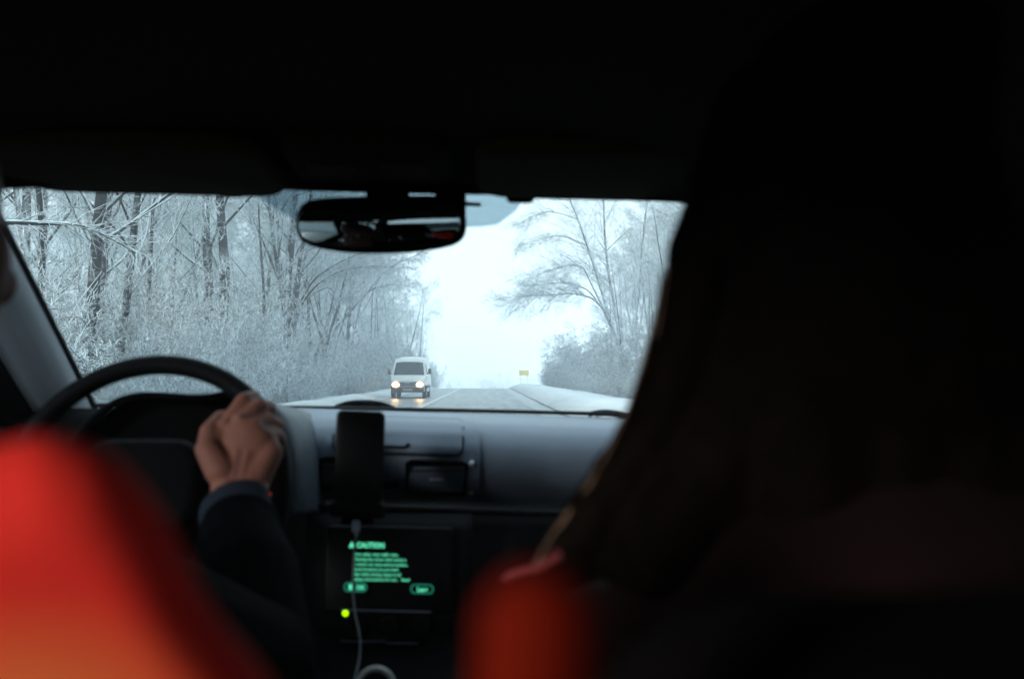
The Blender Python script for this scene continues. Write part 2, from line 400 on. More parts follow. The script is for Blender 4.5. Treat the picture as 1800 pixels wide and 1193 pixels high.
def bush_parts(seed, H, n=15, spread=.5):
    rng = random.Random(seed); out = [[] for _ in range(6)]
    spec = [None, (14,.16,.36,40,85,.12,4,.02,.16,.16), (9,.28,.5,30,75,.1,3,0,.25,.22), (4,.35,.6,30,75,.1,1,0,.2,.2)]
    for k in range(n):
        an = rng.uniform(0, 2*math.pi); rr = rng.uniform(0,.55)
        p = Vector((math.cos(an)*rr, math.sin(an)*rr, -.2)); lean = rng.uniform(.05, spread)
        d = Vector((math.cos(an)*lean, math.sin(an)*lean, 1)).normalized()
        branch(rng, out, p, d, H*rng.uniform(.6,1.1), rng.uniform(.012,.024), 0, 6, .09, -.01, .09, spec, .3)
    stems = [(*s[:6], max(s[6],.009), max(s[7],.008)) for s in out[0]]
    tw = [(*s[:6], max(s[6],.007), max(s[7],.006)) for s in out[1]+out[2]+out[3]]
    tw = [(*s[:6], max(s[6]*.8,.0055), max(s[7]*.8,.0045)) for s in tw]+clumps(rng, tw, .20, .011)
    return prisms(stems, 4, 'stems', MH), prisms(tw, 3, 'twigs', MH)
TALL = [tree_parts(11, 19, .19, SPEC_TALL), tree_parts(12, 17, .15, SPEC_TALL, (.08,.02)), tree_parts(13, 18, .20, SPEC_TALL, (.03,0), 3),
        tree_parts(14, 16, .17, SPEC_TALL, (-.05,.05), 2), tree_parts(15, 20, .21, SPEC_TALL)]
SLIM = [tree_parts(21, 15, .09, SPEC_SLIM), tree_parts(22, 13, .075, SPEC_SLIM, (.05,.03)), tree_parts(23, 16, .10, SPEC_SLIM, (-.03,.0))]
BUSH = [bush_parts(31, 3.6), bush_parts(32, 3.0, 16, .8), bush_parts(33, 4.4, 14, .5), bush_parts(34, 2.4, 17, .9)]
def put_tree(parts, x, y, rz, s, label, group, name='bare_tree', cat='tree', names=('trunk','crown')):
    e = empty(name, (x, y, zg(x, y)-.03), rz); e.scale = (s, s, s)
    tag(e, label, cat, group)
    for me, nm in zip(parts, names):
        o = bpy.data.objects.new(nm, me); col.objects.link(o); o.parent = e
    return e
tr = random.Random(77)
LOOK = {id(a): b for a, b in zip(TALL+SLIM, ('tall straight','lightly leaning','triple-forked','two-stemmed','broad thick-trunked','thin upright','thin leaning young','thin pole-like'))}
BLOOK = {id(a): b for a, b in zip(BUSH, ('rounded','wide sprawling','tall narrow','low drooping'))}
ROW = {-10.2:'front row', -13.2:'second row', -17:'third row', -22.5:'fourth row', -30:'back row', 10.5:'front row', 13.5:'middle row', 18:'back row'}
def spot_left(y):
    for lim, s in ((15,'beside the windscreen pillar'),(22,'above the wheel rim'),(32,'above the driver\'s hand'),(42,'left of the mirror'),(54,'under the mirror'),(66,'level with the van'),(82,'just behind the van'),(105,'well beyond the van'),(130,'near the crest')):
        if y < lim: return s
    return 'beyond the crest'
def spot_right(y):
    for lim, s in ((24,'nearest the passenger\'s hair'),(34,'beside the passenger\'s hair'),(48,'far right of the windscreen'),(62,'right of the arching tree'),(80,'level with the arching tree'),(95,'short of the yellow sign')):
        if y < lim: return s
    return 'near the yellow sign'
# --- the wood left of the road
for (lat, y0, y1, stp, jit) in ((-10.2, 9, 150, 6.2, 1.0), (-13.2, 8, 165, 6.4, 1.5), (-17, 9, 175, 7.2, 2), (-22.5, 14, 185, 8.4, 2.4), (-30, 20, 200, 10.5, 3)):
    y = y0
    while y < y1:
        x = lat+tr.uniform(-jit, jit*.6); yy = y+tr.uniform(-2,2)
        slim = tr.random() < (.45 if lat > -16 else .25)
        pr = tr.choice(SLIM) if slim else tr.choice(TALL)
        s = tr.uniform(.85,1.12) * (1.0 if yy < 125 else .78)
        dist = spot_left(yy); kd = LOOK[id(pr)]
        dist_ = 'close to the car' if yy < 35 else ('short of the oncoming van' if yy < 58 else ('beyond the oncoming van' if yy < 110 else 'far off where the road dips'))
        row = 'at the edge of the left wood' if lat > -12 else 'deeper in the left wood'
        kind = 'slender young' if slim else 'tall'
        put_tree(pr, x, yy, tr.uniform(0,6.28), s, f'{kd} snowy tree, {ROW[lat]} of the left wood, {dist}', f'{kd} trees, {ROW[lat]} of the left wood, {dist}')
        y += stp*tr.uniform(.8,1.2)
# --- the wood right of the road: trees only up to the arching one, scrub beyond it
for (lat, y0, y1, stp, jit) in ((10.5, 17, 60, 8.0, 1.0), (13.5, 22, 98, 4.6, 1.2), (18, 30, 110, 5.5, 2)):
    y = y0
    while y < y1:
        x = lat+tr.uniform(-jit*.4, jit); yy = y+tr.uniform(-2,2)
        slim = tr.random() < .35; pr = tr.choice(SLIM) if slim else tr.choice(TALL)
        kind = 'slender young' if slim else 'tall'; row = 'nearest the right verge' if lat < 12 else 'deeper in the right wood'
        kd = LOOK[id(pr)]; sp_t = spot_right(yy)
        put_tree(pr, x, yy, tr.uniform(0,6.28), tr.uniform(.8,1.0), f'{kd} pale tree, {ROW[lat]} of the right wood, {sp_t}', f'{kd} trees, {ROW[lat]} of the right wood, {sp_t}')
        y += stp*tr.uniform(.8,1.2)
# --- scrub along both verges
def scrub(side, lat, y0, y1, stp, smin, smax):
    y = y0
    while y < y1:
        x = lat+tr.uniform(-.9,.9)
        s = tr.uniform(smin, smax); near = 'near the car' if y < 40 else ('level with the van' if y < 75 else 'in the distance')
        pr = tr.choice(BUSH); kd = BLOOK[id(pr)]; near = spot_left(y) if side == 'left' else spot_right(y)
        rw = 'front' if abs(lat) in (8.6, 6.6) else 'back'; sz = 'smaller' if s < (smin+smax)/2 else 'bigger'
        put_tree(pr, x, y, tr.uniform(0,6.28), s, f'{sz} {kd} snowy bush, {rw} of the {side} verge, {near}', f'{sz} {kd} bushes, {rw} of the {side} verge, {near}', 'bare_bush', 'bush', ('stems','twigs'))
        y += stp*tr.uniform(.75,1.25)
scrub('left', -8.6, 9, 150, 2.3, .6, 1.15)
scrub('left', -10.6, 12, 120, 3.2, .9, 1.3)
scrub('right', 6.6, 18, 105, 2.6, .4, 1.0)
scrub('right', 8.8, 26, 98, 3.4, .7, 1.45)
for k in range(16):
    y = 26+k*2.5+tr.uniform(-1,1); x = tr.uniform(7.6,11.5); pr = tr.choice(SLIM)
    put_tree(pr, x, y, tr.uniform(0,6.28), tr.uniform(.38,.62), f'small {LOOK[id(pr)]} frosted sapling in the right scrub, {spot_right(y)}', f'small {LOOK[id(pr)]} saplings in the right scrub, {spot_right(y)}')
for k in range(16):
    y = -26-tr.uniform(0,26); x = y*tr.uniform(.30,.48)
    pm = tr.choice(SLIM+TALL); put_tree(pm, x, y, tr.uniform(0,6.28), .95, f'{LOOK[id(pm)]} snowy tree behind the car, {("nearer" if y > -40 else "farther")} of those reflected in the mirror', 'trees seen in the mirror')
# --- trees the photo singles out
hero = []
hero.append((TALL[4], P(392,661,36), .4, 1.05, 'tall straight dark trunk with snow patches, left wood, most upright', None))
hero.append((TALL[2], P(500,661,47), 1.2, .95, 'forked tree with several steep dark limbs in the left wood', None))
hero.append((TALL[3], P(568,661,58), 2.9, .95, 'two-stemmed dark tree left of the van, among the snowy bushes', None))
hero.append((TALL[0], P(148,661,22), 3.4, .9, 'thick dark trunk closest to the left windscreen pillar', None))
hero.append((TALL[1], P(205,661,26), 5.0, .9, 'leaning dark trunk second from the left windscreen pillar', None))
for pr, p, rz, s, lb, gp in hero: put_tree(pr, p.x, p.y, rz, s, lb, gp)
def arching(name, label, base, limbs, seed, crown_to=None):
    """a tree whose drawn limbs arch over the road; twigs grow on each limb"""
    rng = random.Random(seed); big = []; tw = [[] for _ in range(4)]
    sp = [None, (11,.10,.22,25,60,.25,4,.0,.06,.12), (6,.35,.6,25,60,.1,3,0,.12,.18), (4,.4,.7,30,70,.1,2,0,.2,.2)]
    e = empty(name, base); tag(e, label, 'tree')
    for pts, r0, r1, dens in limbs:
        c = spline(pts, 5); L = sum((c[i+1]-c[i]).length for i in range(len(c)-1)); n = len(c)-1
        for i in range(n):
            ra = r0+(r1-r0)*i/n; rb = r0+(r1-r0)*(i+1)/n
            a = c[i]-Vector(base); b2 = c[i+1]-Vector(base); big.append((*a, *b2, ra, rb))
            if i > n*.2:
                for k in range(dens):
                    q = a.lerp(b2, rng.random()); nd = rot_from(b2-a, R(rng.uniform(25,55)), rng.uniform(0,6.28))
                    branch(rng, tw, q, nd, L*rng.uniform(.08,.30), ra*.3+.006, 0, 5, .08, -.01, .10, [None]+[sp[2], sp[3]], .3)
    t_ = [(*s[:6], max(s[6],.007), max(s[7],.005)) for s in tw[0]+tw[1]+tw[2]+tw[3]]
    o = bpy.data.objects.new('trunk', prisms(big, 6, 'trunk', MT)); col.objects.link(o); o.parent = e
    o = bpy.data.objects.new('crown', prisms(t_, 3, 'crown', MC)); col.objects.link(o); o.parent = e
Yh = 76
bx = P(1108,660,Yh); bx.z = zg(bx.x, Yh)-.1
def H(px, py, dy=0): return P(px, py, Yh+dy)
arching('arching_tree', 'leaning tree on the right reaching long bare branches over the road', bx, [
    ([bx, H(1100,640), H(1085,600,-.5), H(1062,545,-1)], .17, .12, 1),
    ([H(1062,545,-1), H(1040,524,-1.5), H(1005,516,-2), H(965,519,-2.5), H(930,520,-3), H(892,530,-3.4)], .085, .02, 5),
    ([H(1050,530,-1), H(1030,508,-1), H(995,497,-1.2), H(955,500,-1.6), H(922,503,-2)], .07, .015, 4),
    ([H(1066,552,-1), H(1040,500,0), H(1022,468,.5), H(990,468,1), H(958,478,1.5), H(935,490,2)], .08, .015, 4),
    ([H(1085,600,-.5), H(1060,520,1), H(1035,440,2), H(1010,370,2.5), H(985,310,3), H(965,240,3)], .12, .03, 5),
    ([H(1028,430,2), H(990,415,2), H(950,420,2), H(915,432,2)], .05, .012, 5),
    ([H(1015,385,2.5), H(970,372,3), H(935,380,3), H(912,395,3)], .045, .012, 5),
    ([H(1095,620), H(1080,540,2), H(1065,440,3), H(1060,340,3), H(1050,240,3)], .13, .04, 5),
    ([H(1100,640), H(1120,540,2), H(1128,440,3), H(1140,330,3), H(1150,230,3)], .12, .04, 5),
    ([H(1067,440,3), H(1110,400,3), H(1160,380,3.5), H(1200,372,3.5)], .05, .015, 5),
    ([H(1004,350,2.5), H(985,350,3), H(950,330,3), H(925,352,3)], .04, .012, 5)], 5)
Yl = 50
bl = P(512,660,Yl); bl.z = zg(bl.x, Yl)-.1
def G(px, py, dy=0): return P(px, py, Yl+dy)
arching('arching_tree', 'leaning tree in the left wood with long curved limbs reaching toward the road', bl, [
    ([bl, G(514,600), G(520,560), G(532,530)], .15, .10, 1),
    ([G(532,530), G(560,498), G(600,476), G(650,468), G(700,470,1)], .07, .015, 4),
    ([G(520,550), G(545,500), G(580,470), G(620,450), G(660,436), G(705,424)], .08, .015, 4),
    ([G(534,528), G(575,505), G(596,525), G(620,520)], .04, .012, 4),
    ([G(516,570), G(525,500), G(540,440), G(560,390), G(575,330)], .10, .03, 4),
    ([G(512,590), G(500,510), G(490,440), G(488,380), G(480,320)], .11, .04, 3)], 8)
Yn = 74
bn = P(575,660,Yn); bn.z = zg(bn.x, Yn)-.1
def K(px, py, dy=0): return P(px, py, Yn+dy)
arching('arching_tree', 'slanting limb rising right above the bushes behind the van', bn, [
    ([bn, K(585,590), K(605,560), K(632,528)], .16, .10, 1),
    ([K(605,560), K(618,525), K(640,495), K(668,470)], .07, .02, 4),
    ([K(632,528), K(655,508), K(690,500), K(722,505)], .06, .015, 4),
    ([K(640,520), K(675,480), K(708,458), K(735,448)], .06, .015, 4)], 9)
# a snow-laden bough hanging close on the left
nb = MB()
pb = P(-40,395,13); e = empty('hanging_bough', (pb.x, pb.y, zg(pb.x,pb.y))); tag(e, 'snow-laden thin tree near the left pillar with a long drooping bough', 'tree')
rngb = random.Random(3); segs = []; tws = [[] for _ in range(4)]
c = spline([P(-60,700,13), P(-55,560,13), P(-40,440,13), P(-10,395,13), P(60,392,13.2), P(120,394,13.4), P(160,404,13.6), P(200,422,13.8), P(240,445,14)], 5)
for i in range(len(c)-1):
    k = i/(len(c)-1); a = c[i]-e.location; b2 = c[i+1]-e.location; segs.append((*a, *b2, .05*(1-k)+.010, .05*(1-k)+.009))
    if i > 12:
        for q in range(2):
            nd = rot_from(b2-a, R(rngb.uniform(20,50)), rngb.uniform(0,6.28)); branch(rngb, tws, a.copy(), nd, rngb.uniform(.3,.8), .009, 0, 4, .1, -.01, .1, [None, (5,.3,.6,30,60,.1,2,0,.1,.2)], .4)
a0 = c[0]-e.location
segs.append((a0.x, a0.y, -.2, *a0, .07, .06))
o = bpy.data.objects.new('trunk', prisms(segs, 6, 'trunk', MT)); col.objects.link(o); o.parent = e
o = bpy.data.objects.new('twigs', prisms(tws[0]+tws[1], 3, 'twigs', MC)); col.objects.link(o); o.parent = e
# the far-off wood that closes the view: one mass
fr = random.Random(9); fs = []
for k in range(420):
    y = fr.uniform(215, 330); x = fr.uniform(-150, 90)
    if abs(x-(-1.7)) < 3 and y < 240: continue
    hgt = fr.uniform(5,8); z0 = zg(x, y)
    o4 = [[] for _ in range(4)]
    branch(fr, o4, Vector((x,y,z0)), Vector((fr.gauss(0,.05),0,1)).normalized(), hgt, .14, 0, 4, .05, .02, 0, [None,(9,.25,.45,30,60,.2,3,.03,.02,.1),(5,.4,.6,30,60,.1,2,0,.1,.15)], .2)
    fs += [(*s[:6], max(s[6],.03), max(s[7],.025)) for s in o4[0]+o4[1]+o4[2]]
for k in range(620):                                   # the dense back of the left wood
    y = fr.uniform(15, 215); x = fr.uniform(-58,-27)
    o4 = [[] for _ in range(4)]
    branch(fr, o4, Vector((x,y,zg(x,y)-.2)), Vector((fr.gauss(0,.05),0,1)).normalized(), fr.uniform(13,19), .16, 0, 5, .05, .02, 0, [None,(9,.22,.4,30,60,.15,3,.03,.02,.1),(6,.4,.6,30,60,.1,2,0,.1,.15)], .2)
    fs += [(*s[:6], max(s[6],.022), max(s[7],.018)) for s in o4[0]+o4[1]+o4[2]]
far = bpy.data.objects.new('distant_wood', prisms(fs, 3, 'distant_wood', MC)); col.objects.link(far)
tag(far, 'pale snowy wood fading into the haze beyond the nearer trees', 'wood', kind='stuff')

# ------------------------------------------------------------------ yellow road sign
sp_ = P(921,655,128); zb = zg(sp_.x, 128)
es = empty('road_sign', (sp_.x, 128, zb)); tag(es, 'small yellow direction sign on two posts by the right verge', 'sign')
b = MB()
b.slab(rrect(1.26,.66,.05), (sp_.x,128,sp_.z), (1,0,0), (0,0,1), .03, .006); b.build('sign_panel', mat('sign_yellow', (.78,.58,.10), .5, noise=(6,.9)), es)
for sx in (-.42,.42):
    b = MB(); b.tube([(sp_.x+sx,128.05,zb-.3),(sp_.x+sx,128.05,sp_.z+.3)], .038, 10); b.build('post', mat('galvanised_steel', (.35,.37,.38), .5, metal=.6), es)

# ------------------------------------------------------------------ the oncoming van
VX, VY = -4.22, 54.0
mw = mat('van_white', (.74,.74,.72), .35, .5, coat=.4, noise=(1.6,.86))
mgr = mat('van_grime', (.07,.058,.048), .7, .3, noise=(5,.6))
mgl = mat('van_glass', (.03,.045,.05), .1, .3)
mbk = mat('van_black', (.02,.02,.022), .5, .4)
mty = mat('tyre_rubber', (.02,.02,.02), .85, .2)
mlamp = mat('headlamp_lit', (.9,.85,.75), .2, emit=((1.0,.55,.20), 18.0))
ev = empty('van', (VX, VY, 0)); tag(ev, 'white high-roof panel van driving toward us with headlights on', 'van')
W = .97
# side profile from front bumper to tail: (y, z) ; front faces -Y
prof = [(0.02,.34),(-.03,.62),(.02,.90),(.12,1.06),(.55,1.22),(.80,1.30),(1.02,1.62),(1.28,1.98),(1.42,2.12),(1.75,2.24),(2.6,2.30),(5.2,2.28),(5.42,2.2),(5.5,1.9),(5.5,.9),(5.5,.40),(5.2,.34)]
def vw(z, y):                       # half-width at a height: tumblehome above the belt, rounded nose
    w_ = W if z < 1.25 else W-(z-1.25)*.155
    if y < .5: w_ -= .10*((.5-y)/.5)**2
    return w_
b = MB(); m_ = 9; rows = []
for (y, z) in prof:
    ww = vw(z, y); r_ = []
    for k in range(m_):
        t_ = -1+2*k/(m_-1); e_ = abs(t_)
        dz = -.10*e_**4 if 1.75 < z else (-.04*e_**4 if 1.0 < z < 1.3 else 0); dy = .16*e_**3 if y < .9 else (.10*e_**3 if y < 1.6 else 0)
        r_.append((VX+t_*ww, VY+y+dy, z+dz))
    rows.append(r_)
b.grid(rows)
n_ = len(prof)
for sd in (0, m_-1):                # sides
    ring = [rows[j][sd] for j in range(n_)]; cxy = (VX+(-1 if sd == 0 else 1)*.94, VY+2.7, 1.1)
    b.add(ring+[cxy], [(i, (i+1) % n_, n_) for i in range(n_)])
b.build('body', mw, ev, sharp=35)
def surf(t_, s):                    # point on the van's nose/screen by profile position
    i = int(s); f = s-i; a = Vector(rows[i][0]); 
    (y0,z0),(y1,z1) = prof[i], prof[i+1]; y = y0+(y1-y0)*f; z = z0+(z1-z0)*f; ww = vw(z,y); e_ = abs(t_)
    dz = (-.10*e_**4 if 1.75 < z else (-.04*e_**4 if 1.0 < z < 1.3 else 0)); dy = .16*e_**3 if y < .9 else (.10*e_**3 if y < 1.6 else 0)
    return Vector((VX+t_*ww, VY+y+dy, z+dz))
b = MB(); b.grid([[surf(-.86+1.72*k/8, s)+Vector((0,-.02,.006)) for k in range(9)] for s in (4.7,5.12,5.5,6,6.5,7,7.05)]); b.build('windshield', mgl, ev, solid=.012)
b = MB(); b.grid([[surf(-.985+1.97*k/8, s)+Vector((0,-.035,-.01)) for k in range(9)] for s in (0,.3,.6,.95)]); b.build('bumper', mgr, ev, solid=.05)
b = MB()
b.grid([[surf(-.55+1.1*k/6, s)+Vector((0,-.03,0)) for k in range(7)] for s in (1.05,1.3,1.6,1.95)]); gr_ = b.build('grille', mbk, ev, solid=.02)
for s in (1.2,1.45,1.7):
    bb = MB(); bb.tube([surf(-.5+1.0*k/6, s)+Vector((0,-.052,0)) for k in range(7)], .012, 6); bb.build('grille_bar', M['silver'], gr_)
bb = MB(); bb.tube([surf(0,1.9)+Vector((0,-.05,0)), surf(0,1.9)+Vector((0,-.085,0))], .075, 16); bb.build('badge', M['silver'], gr_)
for sx in (-1,1):
    c_ = surf(sx*.76, 1.45)
    b = MB(); b.slab(rrect(.33,.25,.09), c_+Vector((0,-.055,0)), (1,sx*.35,0), (0,.1,1), .06, .02); hl = b.build('headlight', mbk, ev)
    b = MB(); b.ell(c_+Vector((-.01*sx,-.10,.0)), (.17,.05,.125)); b.build('lamp', mlamp, hl)
    b = MB(); c2 = Vector((VX+sx*(W+.16), VY+1.02, 1.47)); b.slab(rrect(.17,.30,.05), c2, (1,0,0), (0,0,1), .12, .03); mm = b.build('side_mirror', mbk, ev)
    b = MB(); b.tube([c2+Vector((-sx*.05,0,-.1)), (VX+sx*(W-.02), VY+1.12, 1.32)], .028, 8); b.build('mirror_arm', mbk, mm)
    for wy in (.98, 4.35):
        b = MB(); cx_ = VX+sx*(W-.12); b.tube([(cx_-.115,VY+wy,.35),(cx_-.09,VY+wy,.35),(cx_+.09,VY+wy,.35),(cx_+.115,VY+wy,.35)], [.32,.35,.35,.32], 28); wh = b.build('wheel', mty, ev)
        b = MB(); b.tube([(cx_+sx*.10,VY+wy,.35),(cx_+sx*.122,VY+wy,.35)], [.21,.19], 20); b.build('rim', M['silver'], wh)
    sg = [(1.35,1.36),(2.15,1.36),(2.15,1.93),(1.62,1.93),(1.40,1.66)]
    b = MB(); vs = [(VX+sx*(vw(z,y)+.004), VY+y, z) for y, z in sg]; b.add(vs, [(0,1,2,3,4)]); b.build('side_window', mgl, ev, solid=.01)
    b = MB(); b.box((VX+sx*(W+.005), VY+2.7, .62), (.03, 3.1, .16)); b.build('side_moulding', mbk, ev, bevel=.01)
    b = MB(); b.tube([surf(sx*.35,5.02)+Vector((0,-.03,.02)), surf(sx*.05,6.1)+Vector((0,-.035,.015))], .012, 6); b.build('wiper', mbk, ev)
b = MB(); b.box((VX, VY-.10, .47), (.52,.02,.115)); b.build('number_plate', mat('plate_white', (.35,.34,.32), .6), ev, bevel=.004)
b = MB(); b.tube([(VX-W+.05, VY+1.2, 1.95), (VX-W-.10, VY+1.15, 2.45)], .012, 6); b.build('antenna', mbk, ev)
for sx in (-.8,.8):
    pass

# ------------------------------------------------------------------ our car
XC = -.16
car = empty('car', (XC, .6, 0)); tag(car, 'dark car interior with grey dashboard, headliner and mirror, seen from the back seat', 'car')
def roll(x): return -.02*(x-XC)
def ws_point(px, py, off=0.0):
    """where a line of sight meets the curved windscreen"""
    lo, hi = .8, 2.4
    for _ in range(40):
        mid = (lo+hi)/2; q = P(px, py, mid)
        if q.y > ws_Y(q.x, q.z)-off: hi = mid
        else: lo = mid
    return P(px, py, (lo+hi)/2)
def ws_Y(x, z):
    zz = z-roll(x); return 2.07-(zz-1.128)*(2.07-1.43)/(1.47-1.128)-.26*(x-XC)**2
def ws_at(u, zz):
    hw = .610-(zz-1.128)*.225; x = XC+u*hw; z = zz+roll(x); return Vector((x, ws_Y(x, z), z))
b = MB(); b.grid([[ws_at(-1+2*k/24, 1.10+.40*j/8) for k in range(25)] for j in range(9)]); win = b.build('windshield', M['glass'], car, sharp=0)
# tinted band behind the mirror, same curve, lying just inside the pane
top = [(428,326),(470,358),(522,390),(560,400),(840,399),(870,397),(893,385),(915,362),(938,326)]
b = MB(); rows_ = []
for k in range(17):
    f = k/16; px = 428+510*f
    import bisect
    for (xa,ya),(xb,yb) in zip(top, top[1:]):
        if xa <= px <= xb: yb_ = ya+(yb-ya)*(px-xa)/(xb-xa); break
    rows_.append([ws_point(px, 326+(yb_-326)*j/4, .006) for j in range(5)])
b.grid(rows_); b.build('tint_patch', M['tint'], win, sharp=0)
# --- roof: headliner, outer skin, header rail
def roof_pt(x, y, outer=0):
    u = (x-XC)/.62
    zc = 1.475+.055*math.sin(min(max((1.42-y)/2.6,0),1)*math.pi*.6) - max(0,(-.9-y))*.10
    return Vector((x, y-.20*u*u*max(0,(y-.6))/.8, zc - .065*abs(u)**3 + roll(x) + outer))
b = MB(); yy = [1.455,1.40,1.30,1.1,.8,.4,0,-.5,-1.0,-1.35]
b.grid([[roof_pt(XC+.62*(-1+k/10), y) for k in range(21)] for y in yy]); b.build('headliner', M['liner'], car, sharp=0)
b = MB(); b.grid([[roof_pt(XC+.66*(-1+k/10), y, .045) for k in range(21)] for y in [1.47]+yy]); b.build('roof', M['carpaint'], car, sharp=0, solid=.004)
b = MB(); b.tube([roof_pt(XC+.58*(-1+k/10), 1.44, .012) for k in range(21)], .022, 10); b.build('header_rail', M['liner'], car)
# --- sun visors, clips, roof console
def visor(px0, px1, lab):
    a = roof_pt(0,1.36); 
    x0 = (px0-854)/1750*1.22; x1 = (px1-854)/1750*1.22; cx_ = (x0+x1)/2; w_ = x1-x0
    b = MB(); V_ = Vector((0,-.97,.07)).normalized()
    b.slab(rrect(w_, .235, .055), (cx_, 1.265, 1.462+roll(cx_)+lab), (1,0,roll(1)-roll(0)), V_, .022, .010)
    o = b.build('sun_visor', M['visor'], car); return o
visor(-40, 470, 0); visor(835, 1330, .007)
for px, py in ((405,331),(915,341)):
    c_ = P(px, py, 1.38)
    b = MB(); b.slab(rrect(.040,.022,.008), c_, (1,0,0), (0,.3,1), .022, .006); b.build('visor_clip', M['dull'], car)
b = MB(); c_ = P(650, 272, 1.24); b.slab(rrect(.20,.16,.03), (c_.x, 1.24, 1.475), (1,0,0), (0,-1,.05), .03, .012); cn = b.build('roof_console', M['liner'], car)
for dx in (-.045,.045):
    b = MB(); b.slab(rrect(.06,.05,.008), (c_.x+dx, 1.24, 1.4575), (1,0,0), (0,-1,.05), .006, .002); b.build('reading_lamp', M['visor'], cn)
# --- pillars
def pillar(sx):
    b = MB(); rows_ = []
    for j in range(9):
        f = j/8; zz = 1.06+.43*f; edge = ws_at(sx*1.0, zz); r_ = []
        for k, (ox, oy) in enumerate(((-.006,-.012),(-.004,-.030),(.004,-.050),(.018,-.066),(.038,-.078),(.058,-.09),(.068,-.11))):
            r_.append(edge+Vector((sx*ox, oy, 0)))
        rows_.append(r_)
    b.grid(rows_); o = b.build('pillar_trim', M['pillar'], car, sharp=0, solid=.006)
    b = MB(); b.tube([ws_at(sx*.985, 1.06+.43*j/10)+Vector((0,-.016,0)) for j in range(11)], .0055, 8); b.build('pillar_seal', M['rubber'], car)
    b = MB(); b.tube([ws_at(sx*1.0, 1.02+.45*j/8)+Vector((sx*.098,-.105,0)) for j in range(9)], .030, 10); b.build('door_frame', M['dull'], car)
    b = MB(); b.grid([[ws_at(sx*1.0, 1.0+.48*j/8)+Vector((sx*.066,-.09,0)), ws_at(sx*1.0, 1.0+.48*j/8)+Vector((sx*.15,-.16,0)), Vector((XC+sx*(.80-.16*j/8), 1.74-.42*j/8, 1.0+.47*j/8))] for j in range(9)]); b.build('pillar_cover', M['dull'], car, sharp=0, solid=.006)
pillar(-1); pillar(1)
# --- doors, side glass, rear
for sx in (-1,1):
    xo = XC+sx*.72; xi = XC+sx*.62
    b = MB(); b.grid([[(xo-sx*(.0 if z < .95 else 0), y, z) for y in (1.95,1.5,.9,.3,-.3,-1.3)] for z in (.25,.5,.8,.97,1.02)]); b.build('door_panel', M['black'], car, solid=.05, sharp=0)
    def edge(y, z): return (xo+(xi-xo)*(z-1.0)/.42, y, z)
    for (ya, yb, yc, yd) in ((.22,.12,.30,.20), (-.97,-1.08,-.90,-1.02)):     # pillars between the windows
        b = MB(); b.grid([[edge(ya,.98), edge(yb+.04,.98)], [edge(yc-.04,1.44), edge(yd-.06,1.44)]]); b.build('door_pillar', M['dull'], car, solid=.05)
    b = MB(); b.tube([edge(1.42,1.425), edge(1.0,1.45), edge(.3,1.46), edge(-.6,1.45), edge(-1.3,1.36)], .032, 10); b.build('roof_rail', M['liner'], car)
    gg = glass('light_blocking_glass', (.10,.11,.11), .02) if sx > 0 else None  # dark tint added on the unseen right side to keep light out
    for nm, ys_ in (('side_window', (.22,1.80,1.38,.26)), ('side_window', (-.95,.14,.18,-.88))):
        y0,y1,y2,y3 = ys_
        b = MB(); b.add([edge(y0,1.0), edge(y1,1.0), edge(y2,1.44), edge(y3,1.44)], [(0,1,2,3)]); b.build(nm, gg or (M['glass'] if y0 < 0 else glass('light_cutting_side_glass', (.42,.46,.47), .02)), car, smooth=False)  # front-left tint added to dim the cabin; rear-left stays clear for the sun
    b = MB(); b.grid([[edge(-1.04,.98), edge(-1.45,.98)], [edge(-1.0,1.46), edge(-1.30,1.44)]]); b.build('rear_quarter', M['dull'], car, solid=.04)
b = MB(); b.grid([[(XC-.72,-1.35,.25),(XC+.72,-1.35,.25)],[(XC-.72,-1.38,1.06),(XC+.72,-1.38,1.06)]]); b.build('tailgate', M['dull'], car, solid=.05)
b = MB(); b.add([(XC-.60,-1.40,1.08),(XC+.60,-1.40,1.08),(XC+.52,-1.33,1.36),(XC-.52,-1.33,1.36)], [(0,1,2,3)]); b.build('rear_window', glass('rear_light_block',(.06,.07,.07),.05), car, smooth=False)  # dark tint added to stop light entering from behind
b = MB(); b.box((XC, .3, .24), (1.44, 3.4, .04)); b.build('floor', M['carpet'], car)
# bonnet and front wings, seen only from outside
b = MB(); b.grid([[(XC+.80*u, y-.10*u*u, z-.06*abs(u)**3) for u in [k/6-1 for k in range(13)]] for (y, z) in ((2.02,1.06),(2.3,1.02),(2.7,.95),(3.05,.82),(3.18,.62),(3.18,.35))]); b.build('bonnet', M['carpaint'], car, sharp=0, solid=.01)
b = MB(); b.grid([[(XC+.80*s_, y, z) for y in (2.0,2.4,2.9,3.1)] for z in (.3,.7,.98) for s_ in (1,)]); b.build('front_wing', M['carpaint'], car, solid=.02)
b = MB(); b.grid([[(XC-.80, y, z) for y in (2.0,2.4,2.9,3.1)] for z in (.3,.7,.98)]); b.build('front_wing', M['carpaint'], car, solid=.02)
